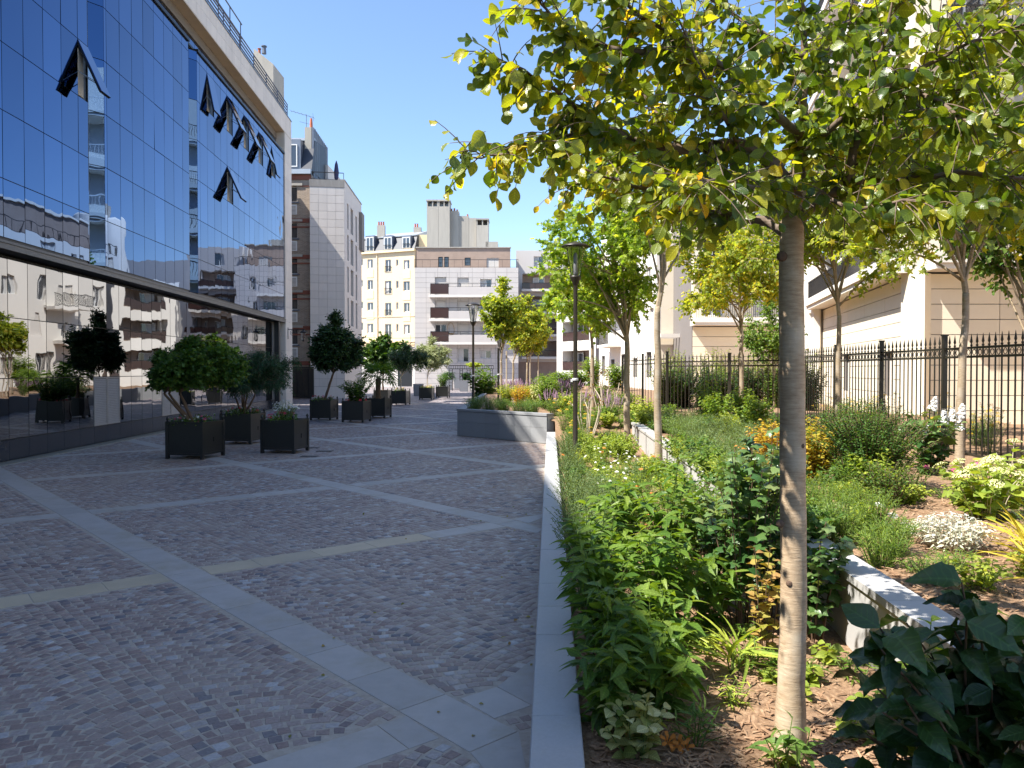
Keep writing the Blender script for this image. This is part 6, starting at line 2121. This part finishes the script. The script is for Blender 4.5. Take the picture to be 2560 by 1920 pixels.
for i, (x, y, hh) in enumerate(((3.2, 50, 1.3), (4.4, 52, 1.4), (5.6, 54, 2.4), (2.0, 48, 1.0), (6.8, 50, 1.8))):
    plant('clipped green shrub in front of the far pavilion', S(x, y), hh, 1.0, 60, 12, 'ovate', .2, .9, 'leaf_bright', name='far_shrub', group='far shrubs by the pavilion', tint=.5)

# ------------------------------------------------------------------ the upper bed
multi('grey-green lavender clump along the top of the retaining wall', [(2.85, 9.2, .9), (3.0, 10.4, 1), (3.15, 11.6, 1), (3.3, 13, 1), (3.45, 14.4, 1), (3.55, 15.8, 1), (3.65, 17.3, 1), (3.75, 18.8, 1), (3.9, 12.4, 1.1), (4.1, 14.2, 1.1), (4.2, 16.2, 1.1), (4.3, 18.2, 1.1), (3.6, 10.6, .9)], 'lavender clumps on the retaining wall', h=.52, r=.46, nst=58, nlf=11, templ='narrow', L=.075, W=1.2, leafm='leaf_grey', name='lavender_clump', tint=.35, upright=1.3, droop=.05)
for i, (x, y, hh) in enumerate(((3.35, 9.9, .75), (3.75, 9.5, .85), (3.6, 10.6, .75))):
    plant(['yellow and orange leaved shrub above the retaining wall', 'tallest golden leaved shrub above the retaining wall', 'golden shrub behind the yellow and orange one'][i], S(x, y), hh, .42, 36, 15, 'ovate', .075, .9, 'leaf_gold', name='golden_shrub', tint=[.6, .3, .4][i], tj=.22, stem='stem_brown')
for i, (x, y, hh) in enumerate(((4.6, 17.2, 1.0), (5.1, 16.2, .95), (4.9, 19.2, 1.2), (5.7, 19.0, 1.0))):
    plant('light green shrub with drooping leaves before the cross fence', S(x, y), hh, .48, 36, 14, 'ovate', .10, .85, 'leaf_bright', name='green_shrub', group='green shrubs before the cross fence', tint=.65, droop=.6)
plant('big dark green shrub of fine leaves between wall and fence', S(4.2, 9.0), 1.05, .72, 150, 30, 'ovate', .042, .85, 'leaf_mid', name='dark_shrub', tint=.25, tj=.25, stem='stem_brown', sr=.006, t0=.2)
plant('dark fine-leaved shrub behind the big one', S(4.8, 10.8), 1.0, .65, 90, 24, 'ovate', .045, .85, 'leaf_mid', name='dark_shrub', tint=.45, tj=.25, stem='stem_brown')
plant('olive green fine-leaved bush left of the dark shrub', S(3.9, 8.0), .5, .4, 50, 16, 'ovate', .035, .85, 'leaf_mid', name='dark_shrub', tint=.55, tj=.25, stem='stem_brown')
hy, ends = plant('oakleaf hydrangea with large white flower panicles by the fence', S(5.55, 10.2), .98, .45, 17, 11, 'ivy', .15, 1.0, 'leaf_ivy', name='white_hydrangea', tint=.5, stem='stem_brown', sr=.008, droop=.55, nobj=120)
for (px, py) in ((2330, 1012), (2358, 1044), (2382, 1040), (2398, 1062), (2305, 1074), (2402, 1030)):
    flower(hy, 'panicle', 'petal_white', PX(px, py + 12, 10.1), (random.gauss(.1, .35), -.2, 1), .115, 'flower_panicle')
hy2, ends = plant('low hydrangea with cream-yellow flat flower heads at the right', S(4.5, 7.25), .58, .50, 26, 12, 'ovate', .12, .9, 'leaf_lime', name='cream_hydrangea', tint=.25, tj=.25, stem='stem_pale', sr=.006, droop=.5, nobj=200)
for p_, d_ in ends[::2]: flower(hy2, 'head', 'petal_cream', p_, d_ + Vector((0, 0, 1)), random.uniform(.06, .09), 'flower_head')
hy3, ends = plant('second cream-flowered hydrangea near the fence', S(5.2, 8.0), .62, .45, 22, 11, 'ovate', .12, .9, 'leaf_lime', name='cream_hydrangea', tint=.3, tj=.25, stem='stem_pale', sr=.006, droop=.5, nobj=150)
for p_, d_ in ends[::2]: flower(hy3, 'head', 'petal_cream', p_, d_ + Vector((0, 0, 1)), random.uniform(.06, .09), 'flower_head')
for (px, py) in ((2440, 1147), (2460, 1176), (2312, 1152), (2385, 1164)):
    b_ = PX(px, py, 9.0)
    o, ends = plant('thin stem with one pink flower between the hydrangeas', S(b_.x, 9.0), b_.z - soil_z(b_.x, 9.0), .03, 2, 5, 'narrow', .08, 1.2, 'leaf_mid', name='pink_coneflower', group='pink flowers between the hydrangeas', tint=.5)
    flower(o, 'daisy', 'petal_pink', ends[0][0], (0, -.6, 1), .045)
sv, ends = plant('dried silvery white mound of thin stems in the mulch', S(3.50, 6.1), .30, .30, 70, 9, 'lance', .055, 1.1, 'leaf_silver', name='silver_mound', tint=.6, stem='leaf_stem_white' if 'leaf_stem_white' in MATS else 'stem_pale', arch=-.6, t0=.3)
for i, (x, y, sc_) in enumerate(((2.72, 6.3, 1), (2.9, 6.9, 1), (3.15, 6.6, 1), (2.75, 7.4, 1.1), (3.05, 7.6, 1.1), (3.3, 7.3, .9), (2.7, 5.6, .8), (2.95, 5.9, .8))):
    o, ends = plant('fine feathery bright green plant on top of the retaining wall', S(x, y), .42 * sc_, .26, 34, 18, 'narrow', .05, 1.1, 'leaf_bright', name='feathery_plant', group='feathery plants on the wall', tint=.6, upright=1.1, droop=.1)
for (px, py) in ((2197, 1240), (2214, 1305), (2218, 1312), (2083, 1362), (2228, 1283)):
    b_ = PX(px, py, 6.7)
    o, ends = plant('white daisy on a thin stem above the feathery plants', S(b_.x, 6.7), b_.z - soil_z(b_.x, 6.7), .03, 2, 6, 'narrow', .06, 1.0, 'leaf_bright', name='white_daisy', group='white daisies above the wall', tint=.5)
    flower(o, 'daisy', 'petal_white', ends[0][0], (0, -.5, 1), .05)
for i, (x, y) in enumerate(((3.75, 5.55), (3.95, 5.9), (3.6, 5.2))):
    plant('tuft of yellow strap leaves at the right edge of the mulch', S(x, y), .22, .12, 9, 3, 'strap', .34, 1.2, 'leaf_gold', name='yellow_strap_tuft', group='yellow strap tufts', tint=.2, nobj=27, upright=1.5, droop=.1)
for i in range(26):
    x, y = random.uniform(2.6, 6.3), random.uniform(5.0, 12.5)
    if x > 6 or x < 2.25 + .058 * y + .2: continue
    plant('small tuft of green weeds in the upper mulch', S(x, y), random.uniform(.1, .22), .14, 9, 7, 'narrow', .06, 1.2, random.choice(['leaf_bright', 'leaf_mid', 'leaf_lime']), name='weed_tuft', group='weed tufts in the upper bed', tint=.5)
for i in range(22):
    y = random.uniform(8.5, 21); x = FX(y) + random.uniform(.25, 1.4)
    o, ends = plant('tall wiry plant with flat yellow flower heads behind the fence', (x, y, .55), random.uniform(.75, 1.15), .35, 20, 11, 'narrow', .09, 1.2, 'leaf_grey' if i % 2 else 'leaf_mid', name='yarrow_plant', group='yellow yarrow behind the fence', tint=.45, upright=1.2)
    for p_, d_ in ends[::5]: flower(o, 'head', 'petal_yellow', p_, (0, -.1, 1), random.uniform(.04, .06))
for i, (x, y) in enumerate(((7.6, 9.6), (7.9, 10.4), (7.5, 8.8), (8.4, 11))):
    plant('silver green broad-leaved plant behind the near fence panel', (x, y, .55), .7, .4, 22, 12, 'lance', .14, 1.1, 'leaf_silver', name='mullein_plant', group='silver plants behind the fence', tint=.3)
# dark hedge behind the cross fence
for i in range(9):
    x = 5.6 + i * .62; y = 27.2 + (i % 2) * .7
    plant('dense dark green hedge shrub behind the cross fence', (x, y, .5), 1.9, .7, 46, 24, 'ovate', .11, .9, 'leaf_dark' if i % 3 else 'leaf_mid', name='hedge_shrub', group='hedge behind the cross fence', tint=.5, stem='stem_brown', sr=.01)
for i in range(7):
    x = 5.9 + i * .9; y = 29.6 + (i % 2)
    plant('tall yellow-green shrub rising above the hedge', (x, y, .5), 2.6, .8, 30, 16, 'ovate', .11, .9, 'leaf_lime', name='tall_shrub', group='yellow-green shrubs above the hedge', tint=.2, stem='stem_brown', sr=.01)

# ------------------------------------------------------------------ lower growth that closes the gaps
for i in range(46):
    y = random.uniform(7.6, 20.5); x = random.uniform(x_cop(y) + .5, 2.0 + .058 * y - .25)
    k = i % 4
    plant(['low spreading light green filler plant of the lower bed', 'low spreading grey-green filler plant of the lower bed', 'low spreading yellow-green filler plant of the lower bed', 'low spreading dark green filler plant of the lower bed'][k], S(x, y), random.uniform(.25, .42), random.uniform(.26, .4), 20, 9, ['narrow', 'small', 'ovate', 'ovate'][k], [.075, .045, .06, .055][k], 1.1, ['leaf_bright', 'leaf_grey', 'leaf_lime', 'leaf_mid'][k], name='filler_plant', group=['light green fillers', 'grey-green fillers', 'yellow-green fillers', 'dark green fillers'][k] + ' of the lower bed', tint=.45, upright=.8)
for i in range(34):
    y = random.uniform(19.5, 31); x = random.uniform(1.0 if y > 23 else 1.6, 4.6)
    plant(['fresh green leafy filler plant beyond the park lamp', 'grey-green wiry filler plant beyond the park lamp', 'yellow-green filler plant beyond the park lamp'][i % 3], S(x, y), random.uniform(.4, .75), random.uniform(.35, .55), 24, 10, ['lance', 'narrow', 'ovate'][i % 3], [.10, .09, .08][i % 3], 1.2, ['leaf_bright', 'leaf_grey', 'leaf_lime'][i % 3], name='filler_plant', group=['fresh green', 'grey-green', 'yellow-green'][i % 3] + ' fillers beyond the lamp', tint=.45, upright=.8)
for i in range(60):
    y = random.uniform(8.5, 21); x = random.uniform(2.35 + .058 * y, 6.2)
    if y < 11.5 and x > 4.6: continue
    k = i % 4
    plant(['light green tufted filler plant of the upper bed', 'grey-green tufted filler plant of the upper bed', 'yellow-green leafy filler plant of the upper bed', 'dark leafy filler plant of the upper bed'][k], S(x, y), random.uniform(.3, .55), random.uniform(.3, .45), 22, 10, ['narrow', 'narrow', 'ovate', 'ovate'][k], [.085, .08, .07, .06][k], 1.1, ['leaf_bright', 'leaf_grey', 'leaf_lime', 'leaf_mid'][k], name='filler_plant', group=['light green fillers', 'grey-green fillers', 'yellow-green fillers', 'dark fillers'][k] + ' of the upper bed', tint=.4, upright=.9)
for i in range(9):
    y = 6.5 + i * .8; x = 2.0 + .058 * y - random.uniform(.22, .4)
    plant('bushy green plant hiding the foot of the retaining wall', S(x, y), random.uniform(.55, .82) * (1 - .03 * i), .36, 24, 13, ['ovate', 'lance', 'ovate'][i % 3], [.07, .10, .06][i % 3], 1.0, ['leaf_mid', 'leaf_bright', 'leaf_lime'][i % 3], name='wall_foot_plant', group='plants hiding the foot of the retaining wall', tint=.5, droop=.5)
for i in range(11):
    y = 6.35 + i * .62; x = 2.02 + .058 * y + random.uniform(-.03, .12)
    plant(['leafy shrub growing right across the retaining wall coping', 'grey-green clump growing right across the retaining wall coping'][i % 2], (x, y, .70), random.uniform(.34, .52), .42, 30, 13, ['ovate', 'narrow'][i % 2], [.065, .08][i % 2], 1.1, ['leaf_mid', 'leaf_grey', 'leaf_bright', 'leaf_lime'][(i * 3) % 4], name='overgrowing_clump', group=['leafy shrubs', 'grey-green clumps'][i % 2] + ' across the wall coping', tint=.5, upright=.4, droop=.6)
for i in range(9):
    y = 6.6 + i * .75; x = 2.28 + .058 * y + random.uniform(.0, .12)
    plant('trailing herb spilling over the coping of the retaining wall', S(x, y), random.uniform(.28, .42), .36, 22, 12, 'narrow', .07, 1.2, ['leaf_grey', 'leaf_bright'][i % 2], name='trailing_herb', group='herbs spilling over the retaining wall', tint=.5, upright=.4, droop=.5)
for i in range(26):
    y = random.uniform(4.6, 9.0); x = random.uniform(2.75, 4.8)
    if abs(x - 3.5) < .4 and abs(y - 6.1) < .4: continue
    plant(['sprawling green weed in the sunny upper mulch', 'small yellowish leafy plant in the sunny upper mulch'][i % 2], S(x, y), random.uniform(.12, .3), random.uniform(.15, .28), 14, 9, ['narrow', 'ovate'][i % 2], [.06, .05][i % 2], 1.1, ['leaf_bright', 'leaf_lime'][i % 2], name='mulch_plant', group=['sprawling weeds', 'yellowish plants'][i % 2] + ' in the upper mulch', tint=.45)
for i in range(14):
    y = random.uniform(3.7, 6.0); x = random.uniform(1.5, 2.15) if i % 2 else random.uniform(.75, 1.35)
    plant('sparse grassy weed sprouting from the wood chips', S(x, y), random.uniform(.08, .2), .13, 8, 5, 'narrow', .09, 1.2, ['leaf_lime', 'leaf_bright'][i % 2], name='chip_weed', group='weeds sprouting from the wood chips', tint=.4)
for i, (x, y, hh) in enumerate(((2.02, 6.7, .95), (1.85, 7.4, .8), (2.25, 7.5, .85), (2.1, 9.0, .6))):
    plant(['leafy olive shrub in front of the retaining wall by the viburnums', 'shorter leafy olive shrub before the bronze shrub', 'olive shrub leaning on the retaining wall', 'low olive shrub at the foot of the wall beyond'][i], S(x, y), hh, .34, 26, 14, 'ovate', .065, .95, 'leaf_mid', name='olive_shrub', tint=.6, tj=.22, stem='stem_brown', droop=.5)

# ------------------------------------------------------------------ big dark leaves at the lower right
def big_leaf_bush():
    base = S(1.80, 2.75)
    o = thing('big_leaf_shrub', 'dark shrub with very large leathery leaves in the shade at the corner', 'shrub', base)
    sb = MB(); fol = Fol()
    for i in range(46):
        px = random.uniform(2110, 2640); py = random.uniform(1450, 1990)
        if px < 2260 and py < 1570: py += 150
        Y = random.uniform(2.35, 3.0)
        e_ = PX(px, py, Y)
        st = smooth_path([base + rv() * .05, base.lerp(e_, .5) + Vector((0, 0, .1)) + rv() * .06, e_], 4)
        sb.tube(st, list(np.linspace(.008, .003, len(st))), 6, False)
        for k in range(8):
            t = lerp(.62, 1.0, k / 7)
            q = along(st, t)
            th = k * 2.4 + i
            hor = Vector((math.cos(th), math.sin(th), 0))
            ld = hor + Vector((0, 0, random.uniform(-.5, .45))) + rv() * .3
            fol.put(q, ld, Vector((0, -.25, 1)) + rv() * .6, random.uniform(.095, .165), random.uniform(.8, 1.15), random.random())
    sb.build('stems', 'stem_brown', o)
    fol.build('big', 'leaf_dark', o, 240)
    o2, _ = plant('green dogwood-like shrub with pointed leaves beside the big dark leaves', S(1.62, 3.05), .92, .22, 9, 14, 'lance', .15, 1.25, 'leaf_bright', name='leafy_shrub', tint=.45, nobj=120, whorl=True, droop=.2, t0=.35, stem='stem_green')
    plant('light green shoots rising above the big dark leaves', S(2.0, 3.1), 1.0, .2, 7, 12, 'ovate', .12, .9, 'leaf_mid', name='leafy_shrub', tint=.6, nobj=80, t0=.5)


big_leaf_bush()
